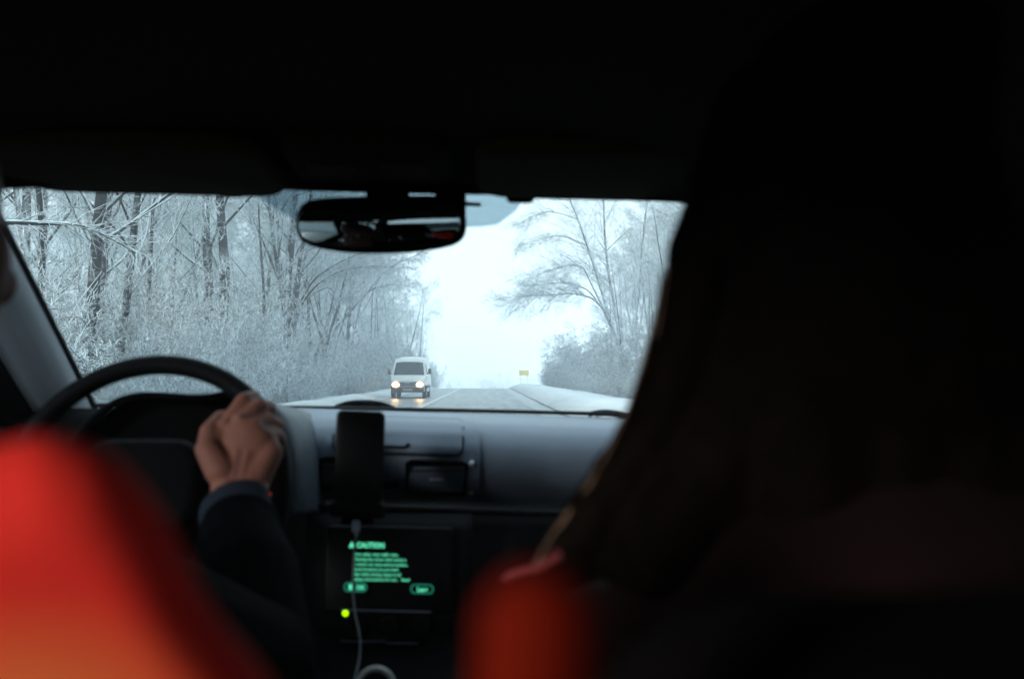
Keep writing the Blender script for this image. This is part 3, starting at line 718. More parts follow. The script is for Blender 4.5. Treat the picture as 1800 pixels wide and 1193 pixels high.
# --- dashboard
DP = [(717.5,2.06),(719,2.00),(722,1.90),(728,1.81),(738,1.75),(755,1.716),(780,1.700),(805,1.698),(830,1.708),(850,1.730),(870,1.775),(888,1.84)]
def dY(py):
    py = py
    if py <= DP[0][0]: return DP[0][1]
    for (a,ya),(b_,yb) in zip(DP, DP[1:]):
        if py <= b_: return ya+(yb-ya)*(py-a)/(b_-a)
    return DP[-1][1]
def sh(px): return (px-560)*.032
def dp(px, py, off=0.0):
    """point on the dash surface; py counts from the level dash line"""
    Y_ = dY(py)
    for _ in range(3):
        q = P(px, py+sh(px), Y_); Y_ = min(dY(py), ws_Y(q.x, q.z)-.014)
    return P(px, py+sh(px), Y_-off)
pyl = [717.5,718.2,719,720,722,724,727,732,738,746,755,767,780,795,810,828,845,860,872,882,888]
b = MB(); b.grid([[dp(px, py) for px in range(220, 1500, 20)] for py in pyl]); b.build('dashboard', M['dash'], car, sharp=0)
b = MB(); b.tube([ws_at(-1+2*k/30, 1.132)+Vector((0,-.012,-.0)) for k in range(31)], .0042, 8); b.build('windshield_seal', M['rubber'], car)
# shelf edge and lower fascia
b = MB(); b.tube([P(px, 890+sh(px), 1.668) for px in range(560,1500,20)], .005, 8); b.build('dash_edge', M['black'], car)
b = MB(); b.grid([[P(px, 892+sh(px)*f1, Y_) if f1 else P(px, py_, Y_) for px in range(60,1500,40)] for (py_, Y_, f1) in ((889,1.84,1),(893,1.70,1),(910,1.68,0),(960,1.66,0),(1100,1.60,0),(1300,1.52,0),(1500,1.45,0))]); b.build('lower_fascia', M['black'], car, sharp=0)
# centre panel with lid and vents
def plate(outl, off, nm, m, par=car, th=.006, rows=10):
    """a plate that follows the dash curve, bounded left and right by px(py)"""
    b = MB(); g_ = []
    for j in range(rows+1):
        py = outl[0]+(outl[1]-outl[0])*j/rows; xa, xb = outl[2](py), outl[3](py)
        g_.append([dp(xa+(xb-xa)*k/12, py, off) for k in range(13)])
    b.grid(g_); return b.build(nm, m, par, solid=th, sharp=30, bevel=.0015)
def left_edge(py):
    t_ = (py-727)/(868-727); return 548+62*max(0,(1-t_))**2.2
def right_edge(py):
    t_ = (py-727)/(868-727); return 843-10*max(0,1-t_*6)-4*max(0,t_-.7)*3
plate((727,868,left_edge,right_edge), .008, 'centre_panel', M['panel'], rows=16)
def lid_l(py):
    return 588+12*max(0,(760-py)/30)
def lid_r(py):
    t_ = (py-732)/(792-732); return 812-8*max(0,(t_-.85)/.15)-4*max(0,(.12-t_)/.12)
lid = plate((731,791,lid_l,lid_r), .0135, 'storage_lid', M['panel'], rows=12, th=.005)
loop = [dp(lid_l(733)-2,731,.0125)]+[dp(p,730,.0125) for p in range(610,812,14)]+[dp(814,733,.0125),dp(815,745,.0125),dp(814,765,.0125),dp(813,782,.0125),dp(808,790,.0125),dp(800,793,.0125)]+[dp(p,793.5,.0125) for p in range(785,600,-14)]+[dp(592,792,.0125),dp(586,784,.0125),dp(586,765,.0125)]
b = MB(); b.tube(loop, .0022, 8, closed=True); b.build('lid_groove_shadow', M['rubber'], lid)  # dark tube drawn in for the shadow in the lid groove
b = MB(); b.tube([dp(p,781,.018) for p in (672,680,690,700,710)]+[dp(716,779,.018), dp(717,775,.017)], .0042, 8, flat=.6); b.build('lid_handle', M['dull'], lid)
def vent(x0, x1, y0, y1):
    ve = MB(); p = [dp(x0,y0,.024), dp(x1,y0,.024), dp(x1,y1,.030), dp(x0,y1,.030)]
    c_ = sum(p, Vector())/4; U = (p[1]-p[0]); V_ = (p[0]-p[3]); wv, hv = U.length, V_.length
    o2 = rrect(wv, hv, .007); i2 = rrect(wv-.010, hv-.010, .004)
    fr_ = MB(); U.normalize(); V_.normalize(); N = U.cross(V_)
    m__ = len(o2); vs = [c_+U*q[0]+V_*q[1]+N*.002 for q in o2]+[c_+U*q[0]+V_*q[1]+N*.002 for q in i2]+[c_+U*q[0]*.97+V_*q[1]*.95-N*.009 for q in i2]
    f_ = [(i,(i+1)%m__,m__+(i+1)%m__,m__+i) for i in range(m__)]+[(m__+i,m__+(i+1)%m__,2*m__+(i+1)%m__,2*m__+i) for i in range(m__)]+[tuple(2*m__+i for i in range(m__))]
    fr_.add(vs, f_); o = fr_.build('air_vent', M['dull'], car)
    for k in range(5):
        s_ = MB(); z = -hv/2+hv*(k+1)/6; s_.box(c_+V_*z-N*.005, (wv-.014,.009,.0022), Matrix.Rotation(R(12),3,'X')); s_.build('slat', M['dull'], o)
    t_ = MB(); t_.box(c_+N*.002-V_*.002, (.024,.006,.0045)); t_.build('vent_tab', M['silver'], o, bevel=.001)
    return o
vent(712, 822, 803, 862); vent(560, 645, 803, 862)
for px, py in ((829,806),(828,856),(553,818),(549,868)):
    b = MB(); b.ell(dp(px,py,.016), (.0048,.004,.0058)); b.build('vent_stud', M['silver'], car)
b = MB(); b.slab(rrect(.032,.020,.004), dp(685,845,.014), (1,0,0), (0,.1,1), .006, .001); b.build('hazard_switch', M['black'], car)
# --- instrument binnacle
lipL = [(120,800),(150,752),(190,716),(215,702),(250,695),(300,696.5),(335,699),(365,698),(400,693),(430,694),(458,704),(482,725),(498,760),(508,810),(511,860),(512,905)]
midL = [(105,810),(135,756),(180,715),(215,703),(250,697),(300,698),(335,700),(370,699),(410,697),(445,699),(485,711),(518,732),(538,765),(548,805),(552,860),(552,900)]
farL = [(90,820),(130,760),(170,722),(210,712),(250,709),(300,708),(340,708),(380,708),(420,709),(460,711),(510,717),(545,728),(560,750),(568,790),(570,850),(570,900)]
def arc(L_, Y_): return [P(q.x, q.y, Y_) for q in spline([Vector((a,b_,0)) for a,b_ in L_], 4)]
hood_rows = ([arc(lipL,1.50), arc([( (a+c)/2,(b_+d)/2) for (a,b_),(c,d) in zip(lipL,midL)],1.54), arc(midL,1.61), arc([( (a+c)/2,(b_+d)/2) for (a,b_),(c,d) in zip(midL,farL)],1.70), arc(farL,1.82)])
b = MB(); b.grid([r_[26:] for r_ in hood_rows]); b.build('binnacle_hood', mat('binnacle_grey', (.034,.042,.056), .5, .3, bump=(420,.35)), car, sharp=0, solid=.004)
b = MB(); b.grid([r_[:27] for r_ in hood_rows]); b.build('binnacle_shaded', M['dull'], car, sharp=0, solid=.004)  # left half of the same hood, its shade painted as black
b = MB(); b.grid([[P(px, py, Y_) for px in (20,80,130,180,232)] for (py, Y_) in ((719,1.90),(735,1.80),(780,1.72),(860,1.68),(920,1.67))]); b.build('dash_end_shaded', M['dull'], car, sharp=0, solid=.004)  # left end of the dash, its shade painted as black
b = MB(); la = arc(lipL,1.497); b.tube([q for q in la[:44]], .0055, 8); b.build('hood_lip', M['dull'], car)
cc = P(310,860,1.54); lb_ = arc(lipL,1.535); lb_ = [q.lerp(cc, .04) for q in lb_]
b = MB(); b.add(lb_+[cc], [(i,i+1,len(lb_)) for i in range(len(lb_)-1)]); clu = b.build('instrument_cluster', M['dull'], car, sharp=0)
for px, py, w_, h_ in ((300,777,.006,.003),(312,779,.004,.005),(322,781,.005,.004),(335,784,.009,.003),(348,790,.004,.004)):
    b = MB(); b.box(P(px,py,1.528), (w_,.001,h_)); b.build('warning_light', M['redglow'], clu)
for k, (px, py) in enumerate(((497,837),(505,836),(491,851),(499,852),(475,868),(508,826))):
    b = MB(); b.slab(rrect(.010,.006,.0015), P(px,py,1.46), (1,0,0), (0,.2,1), .006, .001); s_ = b.build('switch', M['black'], car)
    b = MB(); b.box(P(px,py,1.4555), (.006 if k < 4 else .0035,.001,.0018 if k != 4 else .004)); b.build('switch_light', M['redglow'], s_)
# --- steering wheel
WC = P(256, 864, 1.30); tl = R(20); WU = Vector((1,0,0)); WV = Vector((0,math.sin(tl),math.cos(tl))); WN = WU.cross(WV)
RR = .1745
def rim(a, r=RR, n_=0): return WC+WU*(r*math.cos(R(a)))+WV*(r*math.sin(R(a)))+WN*n_
sw = empty('steering_wheel', (0,0,0), 0, car); sw.location = (WC.x-XC, WC.y-.6, WC.z)
b = MB(); b.tube([rim(a) for a in range(0,360,5)], .0135, 14, closed=True); b.build('rim', M['leather'], sw)
b = MB(); b.slab(rrect(.165,.125,.045), WC+WN*.018, WU, WV, .05, .018); b.build('airbag_hub', M['black'], sw)
for a in (8, 172, 270):
    b = MB(); b.tube([rim(a,.05,.006), rim(a,.11,-.002), rim(a,RR-.004)], [.024,.018,.014], 10, flat=.45, up=WN); b.build('spoke', M['black'], sw)
b = MB(); b.tube([WC-WN*.01, WC-WN*.16], [.045,.06], 16); b.build('steering_column', M['black'], car)
b = MB(); b.tube([P(270,776,1.42), P(292,784,1.405), P(330,793,1.395), P(350,800,1.39)], [.0035,.0042,.0055,.006], 10); s_ = b.build('indicator_stalk', mat('stalk_grey', (.12,.13,.18), .4, .5), car)
b = MB(); b.cap(P(343,798,1.389), P(352,802,1.388), .0068, .0068); b.build('stalk_end', M['silver'], s_)
# --- car stereo in the centre stack
stc = P(685, 1000, 1.60); SU = Vector((1,.0,-.022)).normalized(); SV = Vector((0,.12,1)).normalized(); SN = SU.cross(SV)
b = MB(); b.slab(rrect(.200,.135,.008), stc+SN*.004, SU, SV, .03, .004); st = b.build('car_stereo', M['phone'], car)
def spt(px, py): 
    """point on the stereo face on that line of sight"""
    d = P(px,py,1)-CAM; f = stc+SN*.0205; tt = (f-CAM).dot(SN)/d.dot(SN); return CAM+d*tt
tm = []
def txt(s, px, py, size, par=st, m=M['green'], bold=.0, nm='screen_text', ws=1.0):
    me = text_mesh(s, size, spt(px, py), SU, SV, nm, .0006, bold, ws); return link(nm, me, m, par, smooth=False)
mmu = 1.6/1750
txt('CAUTION', 627, 961.5, .0112, bold=.0004, ws=.86)
b = MB(); tri = [spt(613,961.5), spt(623,961.5), spt(618.5,951)]; b.add([q+SN*.0006 for q in tri], [(0,1,2)]); b.build('caution_triangle', M['green'], st, smooth=False)
lines = ['Drive safely, obey traffic rules.', 'Watching the screen while vehicle is', 'in motion can cause serious accident.', 'Some functions are not avail-', 'able while driving. Keep to all', 'safety instructions for use.   Read']
wds = [698,712,714,699,702,717]
for k, (s, x1) in enumerate(zip(lines, wds)):
    px0 = 621; py = 975.5+k*8.75+ (0)
    me = text_mesh(s, .0060, (0,0,0), (1,0,0), (0,1,0), 'm', 0, .0002); L = max(v.co.x for v in me.vertices); bpy.data.meshes.remove(me)
    txt(s, px0, py, .0060, bold=.0001, ws=(x1-px0)*mmu/L)
for px, py, s in ((625,1031,'OK'),(742,1034.5,'Lang')):
    o2 = rrect(.034,.0125,.0055); b = MB()
    b.tube([spt(px,py)+SU*q[0]+SV*q[1]+SN*.001 for q in o2], .0011, 6, closed=True); bt = b.build('screen_button', M['green2'], st)
    txt(s, px-(8 if s == 'OK' else 9)+ (9 if s == 'OK' else 0), py+4, .009, par=bt, bold=.0003)
b = MB(); b.box(spt(616,1031)+SN*.0008, (.005,.0006,.008)); b.build('screen_icon', M['green'], bt)
b = MB(); b.ell(P(607,1077,1.572), (.0045,.003,.0045)); led = b.build('indicator_light', M['led'], car)
b = MB(); b.slab(rrect(.215,.040,.006), P(680,1098,1.592), SU, SV, .03, .004); hp = b.build('heater_panel', M['black'], car)
for k in range(3):
    b = MB(); b.tube([P(625+58*k,1099,1.580), P(625+58*k,1099,1.562)], [.0155,.0135], 20); kb = b.build('heater_knob', M['black'], hp)
mhighlight = mat('highlight_blue_grey', (.10,.11,.16), .35, .5)  # for panel edge highlights, drawn as thin tubes in a paler colour
b = MB(); b.tube([P(598+k*16,1071+k*.4,1.573) for k in range(11)], .0013, 6); b.build('edge_highlight', mhighlight, car)
b = MB(); b.tube([P(598,1126,1.565), P(655,1127,1.565), P(675,1126,1.563), P(683,1130,1.563), P(735,1130,1.565)], .0014, 6); b.build('edge_highlight', mhighlight, car)
b = MB(); b.grid([[P(px, py, Y_) for px in (540,580,640,700,760,800,830)] for (py, Y_) in ((905,1.63),(935,1.612),(1060,1.592),(1140,1.575),(1230,1.50),(1330,1.40))]); b.build('centre_console', M['black'], car, sharp=0, solid=.01)
# gear lever
gk = P(662, 1208, 1.30); b = MB(); b.tube([gk+Vector((0,0,-.22)), gk+Vector((0,0,-.02))], [.012,.010], 12); gl_ = b.build('gear_lever', M['black'], car)
b = MB(); b.ell(gk, (.026,.026,.028)); b.build('gear_knob', M['black'], gl_)
b = MB(); b.tube([gk+Vector((.0225*math.cos(a_*.3927), -.012+.004*math.sin(a_*.3927), .004+.0225*math.sin(a_*.3927))) for a_ in range(16)], .0042, 8, closed=True); b.build('knob_ring', M['cream'], gl_)
# --- rear-view mirror
mo = [Vector((x,y,0)) for x,y in ((517,398),(520,375),(532,357),(555,349),(620,345),(700,343),(770,343),(800,347),(812,365),(817,390),(814,412),(800,427),(770,436),(720,443),(660,445),(600,443),(550,434),(525,420))]
ring = spline(mo+[mo[0]], 3)[:-1]
MCN = P(667,394,1.42)
MN = Vector((-.107,-.990,-.087)).normalized()      # turned toward the driver
MU = Vector((0,0,1)).cross(-MN); MU = (-MU if MU.x < 0 else MU).normalized(); MV = MU.cross(MN); MV = (-MV if MV.z < 0 else MV).normalized()
def mproj(px, py, off=0):
    d = P(px,py,1)-CAM; tt = (MCN+MN*off-CAM).dot(MN)/d.dot(MN); q = CAM+d*tt-MCN-MN*off; return (q.dot(MU), q.dot(MV))
mout = [mproj(q.x, q.y) for q in ring]
N_ = MU.cross(MV)
rv = empty('rear_view_mirror', (0,0,0), 0, car); rv.location = (MCN.x-XC, MCN.y-.6, MCN.z)
b = MB(); b.slab(mout, MCN-MN*.013, MU, MV, .030, .008); b.build('mirror_housing', M['dull'], rv)
cxm = sum(q[0] for q in mout)/len(mout); cym = sum(q[1] for q in mout)/len(mout)
inner = [(cxm+(q[0]-cxm)*.945, cym+(q[1]-cym)*.84) for q in mout]
b = MB(); b.slab(inner, MCN+MN*.0028, MU, MV, .003, .0008); b.build('mirror_glass', M['mirror'], rv)
b = MB(); b.slab(rrect(.060,.05,.006), P(682,342,1.425), (1,0,0), (0,.2,1), .03, .006); b.build('mirror_stem', M['dull'], rv)
b = MB(); b.slab(rrect(.044,.07,.006), P(792,348,1.425), (1,0,0), (0,.2,1), .03, .006); b.build('sensor_cover', M['dull'], rv)
b = MB(); b.tube([P(812,358,1.41), P(845,360,1.40)], [.0035,.0026], 8); b.build('mirror_lever', M['dull'], rv)
# --- wipers outside the pane
for pts in (((590,716),(612,709),(640,707),(668,710),(692,718)), ((1035,728),(1060,724),(1090,727),(1120,735))):
    c_ = spline([ws_point(px,py,-.02) for px,py in pts], 5); b = MB(); b.tube(c_, .0055, 8); w_ = b.build('wiper', M['dull'], car)
    b = MB(); b.tube([q+Vector((.0,.01,-.006)) for q in c_[3:-3]], .0035, 6); b.build('wiper_blade', M['rubber'], w_)
# --- front seats
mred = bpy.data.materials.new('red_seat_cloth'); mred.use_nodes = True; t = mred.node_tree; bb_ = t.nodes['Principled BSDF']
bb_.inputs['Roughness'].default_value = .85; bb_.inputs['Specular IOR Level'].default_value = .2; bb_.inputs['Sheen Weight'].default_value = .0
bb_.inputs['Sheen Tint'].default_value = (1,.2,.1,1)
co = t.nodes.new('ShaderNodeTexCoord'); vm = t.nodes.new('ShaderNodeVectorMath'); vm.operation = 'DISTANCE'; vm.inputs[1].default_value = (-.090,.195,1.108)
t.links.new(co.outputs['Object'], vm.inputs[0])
rp = t.nodes.new('ShaderNodeValToRGB'); rp.color_ramp.elements[0].position = .012; rp.color_ramp.elements[0].color = (.90,.30,.07,1); rp.color_ramp.elements[1].position = .050; rp.color_ramp.elements[1].color = (.95,.034,.022,1)  # orange centre: the light gradient on the seat, painted into its red
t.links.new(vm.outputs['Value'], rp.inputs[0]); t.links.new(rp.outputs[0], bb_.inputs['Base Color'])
mred2 = mat('shaded_red_cloth', (.16,.008,.002), .9, .05, bump=(700,.3))  # same seat red, its dimmer light mixed into the colour
def seat(cx_, Y_, ztop, wd, hd, side):
    s_ = empty('front_seat', (0,0,0), 0, car); s_.location = (cx_-XC, Y_-.6, .3)
    V_ = Vector((0,-.16,1)).normalized(); h_ = .62
    O_ = Vector((cx_, Y_+.16*h_/2, ztop-h_/2))
    b = MB(); ol = []
    for sx, sy, a0 in ((1,1,0),(-1,1,90),(-1,-1,180),(1,-1,270)):
        rr_ = (.14 if side < 0 else .055) if sy > 0 else .06
        for k in range(11):
            a_ = R(a0+9*k); ol.append((sx*(wd/2-rr_)+rr_*math.cos(a_), sy*(h_/2-rr_)+rr_*math.sin(a_)))
    if side < 0:
        sp0 = [(-1500,2600),(-1560,1500),(-1500,1000),(-1380,850),(-1200,800),(-700,790),(-200,834),(-60,832),(0,820),(60,806),(115,806),(180,820),(236,852),(284,903),(320,960),(348,1015),(374,1068),(405,1120),(445,1175),(500,1235),(560,1330),(600,1450),(610,1700),(610,2600)]
        U_ = Vector((.906,.423,0)); V_ = Vector((.04,-.10,1)).normalized(); V_ = (V_-U_*V_.dot(U_)).normalized(); Nn = U_.cross(V_)
        O_ = P(120, 1000, .205); pp = []
        for a_, b_ in sp0:
            d_ = P(max(a_,-420), b_, 1)-CAM; q = CAM+d_*((O_-CAM).dot(Nn)/d_.dot(Nn)); pp.append(Vector(((q-O_).dot(U_) + (min(a_,-420)+420)/1750*.2, 0, (q-O_).dot(V_))))
        ol = [(q.x, q.z) for q in spline(pp, 4)]; O_ = O_-Nn*.022
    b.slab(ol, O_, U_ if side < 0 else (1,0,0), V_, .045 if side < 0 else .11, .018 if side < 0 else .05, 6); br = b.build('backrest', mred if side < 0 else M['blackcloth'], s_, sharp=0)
    N__ = Vector((1,0,0)).cross(V_)
    if side > 0:
        b = MB(); b.cap(P(944,1100,.140), P(940,1500,.140)+Vector((0,.03,-.04)), .0082,.012); b.build('bolster', mred2, s_, sharp=0)
    V_ = Vector((0,-.16,1)).normalized(); O_ = Vector((cx_, Y_+.16*h_/2, ztop-h_/2))
    b = MB(); b.slab(rrect(wd-.20 if side < 0 else wd-.13, h_-.14, .08, 8, cx=-.06 if side < 0 else .012), O_+N__*.056+Vector((0 if side < 0 else .014,0,0)), (1,0,0), V_, .016, .006, 3); b.build('back_panel', M['blackcloth'], br)
    b = MB(); b.slab(rrect(.27,.19,.06,8), (cx_+(.01 if side > 0 else -.02), Y_-.0, hd), (1,0,0), V_, .10, .045, 5); hr = b.build('headrest', M['blackcloth'], s_, sharp=0)
    for q in (-.06,.06):
        b = MB(); b.tube([(cx_+q, Y_+.01, ztop-.04), (cx_+q, Y_, hd-.05)], .006, 8); b.build('headrest_post', M['silver'], hr)
    b = MB(); b.slab(rrect(wd, .50, .10), (cx_, Y_+.36, .62), (1,0,0), (0,1,.1), .14, .06, 5); b.build('cushion', M['blackcloth'], s_, sharp=0)
    return s_
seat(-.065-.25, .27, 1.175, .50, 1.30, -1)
seat(.014+.235, .215, 1.152, .47, 1.30, 1)
# --- rear shelf bench behind the camera
b = MB(); b.slab(rrect(1.2,.55,.08), (XC,-.75,.85), (1,0,0), (0,-.2,1), .14, .05); b.build('rear_bench', M['blackcloth'], car, sharp=0)

# ------------------------------------------------------------------ phone, holder, cable
ph = P(632, 803, 1.535); PU = Vector((1,0,-.045)).normalized(); PV = Vector((.018,.10,1)).normalized()
b = MB(); b.slab(rrect(.0745,.142,.010), ph, PU, PV, .009, .003); pho = b.build('phone', M['phone'], None); tag(pho, 'black phone standing upright in a holder on the centre dash', 'phone')
PN = PU.cross(PV)
b = MB(); b.slab(rrect(.070,.134,.008), ph+PN*.0052, PU, PV, .0012, .0004); b.build('screen', mat('phone_glass', (.002,.002,.0025), .35, .08), pho)
eh = empty('phone_holder', ph-PN*.02-PV*.07); tag(eh, 'black phone holder clipped to the dash behind the phone', 'phone holder')
b = MB(); b.slab(rrect(.058,.075,.012), ph-PN*.011-PV*.03, PU, PV, .010, .004); b.build('back_plate', M['dull'], eh)
b = MB(); b.slab(rrect(.082,.022,.006), ph+PN*.0-PV*.080, PU, PV, .026, .005); b.build('cradle', M['dull'], eh)
b = MB(); b.tube([ph-PN*.014-PV*.03, ph-PN*.06-PV*.04, ph-PN*.11-PV*.035], [.010,.009,.014], 12); b.build('arm', M['dull'], eh)
b = MB(); b.box(ph-PV*.096, (.050,.010,.012)); b.build('clamp', M['dull'], eh, bevel=.004)
ec = empty('charging_cable', P(626,920,1.53)); tag(ec, 'thin pale charging cable hanging below the phone', 'cable')
b = MB(); b.slab(rrect(.012,.018,.003), P(626,924,1.520), (1,0,0), (0,.1,1), .008, .003); b.build('plug', M['plug'], ec)
b = MB(); b.tube([P(626,928,1.535), P(627,940,1.537)], [.0030,.0022], 8); b.build('strain_relief', M['plug'], ec)
b = MB(); b.tube(spline([P(627,938,1.537),P(623,965,1.545),P(621,1000,1.55),P(621,1045,1.55),P(625,1080,1.545),P(631,1110,1.535),P(633,1140,1.52),P(629,1170,1.50),P(622,1200,1.47),P(612,1260,1.42)],6), .0017, 8); b.build('wire', M['cable'], ec)

# ------------------------------------------------------------------ people
def head(mb, c, s=1.0, yaw=0, face=True):
    """head centred at c, looking along +Y turned by yaw"""
    Rz = Matrix.Rotation(yaw,3,'Z'); c = Vector(c)
    def A(x,y,z): return c+Rz@(Vector((x,y,z))*s)
    mb.ell(A(0,-.012,.035), (.076*s,.096*s,.085*s), Rz, 24, 16)
    mb.ell(A(0,.022,-.010), (.066*s,.072*s,.085*s), Rz, 24, 16)
    mb.ell(A(0,.045,-.072), (.042*s,.045*s,.038*s), Rz)
    mb.ell(A(0,.080,-.090), (.020*s,.016*s,.016*s), Rz)
    mb.cap(A(0,.086,.012), A(0,.108,-.026), .008*s, .012*s)                  # nose
    mb.ell(A(-.011,.098,-.030), (.008*s,.009*s,.007*s), Rz); mb.ell(A(.011,.098,-.030), (.008*s,.009*s,.007*s), Rz)
    mb.cap(A(-.032,.080,.030), A(-.010,.089,.030), .008*s); mb.cap(A(.032,.080,.030), A(.010,.089,.030), .008*s)  # brow
    mb.cap(A(-.018,.085,-.052), A(.018,.085,-.052), .0065*s); mb.cap(A(-.014,.084,-.064), A(.014,.084,-.064), .0070*s)  # lips
    mb.ell(A(-.045,.058,-.015), (.020*s,.022*s,.020*s), Rz); mb.ell(A(.045,.058,-.015), (.020*s,.022*s,.020*s), Rz)
    for sx in (-1,1): mb.ell(A(sx*.078,-.005,-.005), (.010*s,.020*s,.032*s), Rz)
    return A
# --- driver
Dh = Vector((-.448,.76,1.290))
mb = MB(); A = head(mb, Dh, 1.0, 0.0)
neckb = Vector((-.455,.70,1.09)); sR = Vector((-.275,.70,1.03)); sL = Vector((-.635,.70,1.03))
mb.cap(Dh+Vector((0,-.02,-.07)), neckb, .056, .060)
mb.cap(sR, sL, .065, .065, fl=.9); mb.cap((-.455,.70,1.03), (-.455,.70,.78), .15, .13, fl=.72, up=(0,1,0)); mb.cap((-.455,.70,.78), (-.455,.72,.66), .13, .15, fl=.75, up=(0,1,0))
elR = P(455,1165,1.02); wrR1 = P(403,850,1.225); wrR2 = P(443,852,1.225)
mb.cap(sR, elR, .052, .042); 
fa = (wrR1+wrR2)/2
mb.cap(elR, wrR1+Vector((.006,-.03,-.04)), .040, .025); mb.cap(elR, wrR2+Vector((0,-.03,-.04)), .038, .024)
mb.cap(wrR1+Vector((.006,-.03,-.04)), wrR1, .0245, .0215); mb.cap(wrR2+Vector((0,-.03,-.04)), wrR2, .0235, .021)
# left arm down to the lower left of the wheel
gl2 = rim(190); elL = Vector((-.70,.98,.86)); wrL = gl2+Vector((-.02,-.075,-.03))
mb.cap(sL, elL, .052,.042); mb.cap(elL, wrL, .040,.026)
for k in range(4):
    q = rim(196-k*7); mb.cap(wrL+Vector((.01*k-.015,.01,.008*k-.01)), q+Vector((0,-.026,0)), .015,.012); mb.cap(q+Vector((0,-.026,0)), q+Vector((-.020,.002,.004)), .0095,.009); mb.cap(q+Vector((-.020,.002,.004)), q+Vector((-.004,.022,.002)), .0088,.0078)
mb.cap(wrL+Vector((.01,.01,.01)), rim(184)+Vector((.02,-.012,.0)), .014,.010)
# right hand on the rim: wrist, palm, four fingers, thumb
MCPs = [P(397,752,1.252), P(424,742,1.250), P(450,750,1.250), P(470,769,1.252)]
for i, m0 in enumerate(MCPs):
    w0 = wrR1.lerp(wrR2, (i+.3)/3.6)
    mb.cap(w0, m0, .0215-.0008*i, .0118)
    mb.ell(m0+Vector((0,-.0088,.003)), (.0085,.0072,.0090)); mb.cap(w0+Vector((0,-.0165,.006)), m0+Vector((0,-.0085,0)), .0045,.0042)
mb.ell(P(430,800,1.240), (.036,.0175,.046)); mb.cap(wrR2, P(474,795,1.243), .0200,.0165); mb.cap(P(474,795,1.243), MCPs[3], .0165,.0112)
FG = [[MCPs[0], P(428,703,1.272), P(446,697,1.303), P(449,716,1.322)],
      [MCPs[1], P(455,713,1.272), P(474,716,1.303), P(470,736,1.322)],
      [MCPs[2], P(473,737,1.272), P(487,745,1.300), P(478,760,1.318)],
      [MCPs[3], P(486,762,1.270), P(494,773,1.292), P(484,786,1.306)]]
rads = [(.0118,.0098,.0090,.0080),(.0118,.0098,.0090,.0080),(.0112,.0092,.0085,.0076),(.0105,.0084,.0077,.0068)]
for pts, rr_ in zip(FG, rads):
    for k in range(3): mb.cap(pts[k], pts[k+1], rr_[k], rr_[k+1])
TH = [P(388,826,1.222), P(366,790,1.226), P(367,758,1.240), P(388,733,1.262)]
for k, (ra, rb) in enumerate(((.0200,.0160),(.0145,.0115),(.0112,.0092))): mb.cap(TH[k], TH[k+1], ra, rb)
mb.cap(TH[1], MCPs[0], .0125,.0115)
# legs
for sx in (-1,1):
    hip = Vector((-.455+sx*.09,.78,.66)); kn = Vector((-.455+sx*.13,1.22,.74)); an = Vector((-.455+sx*.12,1.50,.38))
    mb.cap(hip, kn, .085,.062); mb.cap(kn, an, .058,.040); mb.cap(an, an+Vector((0,.15,-.03)), .036,.028)
body = fuse(mb, .0025, 'driver_body', 3)
drv = link('person', body, M['skin'], None, sharp=0); tag(drv, 'driver in a dark jacket gripping the steering wheel with the right hand', 'person')
jk = MB()
jk.cap(sR+Vector((-.02,0,0)), sL+Vector((.02,0,0)), .080, .080); jk.cap((-.455,.70,1.02), (-.455,.70,.72), .185, .175, fl=.78, up=(0,1,0))
jk.cap(neckb+Vector((0,-.005,-.05)), neckb+Vector((0,0,.0)), .085,.068)
cfp = fa+Vector((-.003,-.016,-.024)); cdir = (cfp-elR).normalized()
s1 = elR.lerp(cfp, .5)+Vector((.006,.0,.004))
jk.cap(sR, elR, .070,.058); jk.cap(elR, s1, .058,.053); jk.cap(s1, cfp-cdir*.045, .052,.045)
for k in range(5):                                   # cloth folds round the sleeve
    q = elR.lerp(cfp, .32+.13*k); jk.ell(q+Vector((.004*(-1)**k,-.004,0)), (.055-.002*k,.053-.002*k,.014), (cdir.to_track_quat('Z','Y').to_matrix() @ Matrix.Rotation(R(14*(-1)**k),3,'X')))
jk.cap(sL, elL, .070,.056); jk.cap(elL, elL.lerp(wrL,.82), .056,.044)
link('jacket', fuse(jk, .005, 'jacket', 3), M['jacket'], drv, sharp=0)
cf = MB(); cf.tube([cfp-cdir*.058, cfp-cdir*.030, cfp, cfp+cdir*.006], [.045,.0445,.044,.042], 24, flat=.80, up=(0,1,0)); link('cuff', fuse(cf, .002, 'cuff', 2), M['cuff'], drv, sharp=0)
tr_ = MB()
for sx in (-1,1):
    hip = Vector((-.455+sx*.09,.76,.66)); kn = Vector((-.455+sx*.13,1.22,.74)); an = Vector((-.455+sx*.12,1.50,.38))
    tr_.cap(hip, kn, .105,.075); tr_.cap(kn, an, .072,.055)
link('trousers', fuse(tr_, .008, 'trousers', 3), M['trousers'], drv, sharp=0)
hb = MB(); hb.ell(Dh+Vector((0,-.026,.052)), (.083,.098,.083)); hb.ell(Dh+Vector((0,-.060,.0)), (.074,.060,.085)); link('hair', fuse(hb, .005, 'hair', 2), M['hair2'], drv, sharp=0)
eyem = mat('eye_white', (.7,.68,.66), .2)
for sx in (-1,1):
    q = MB(); q.ell(A(sx*.031,.072,.012), (.0125,.0125,.0125)); q.build('eye', eyem, drv)
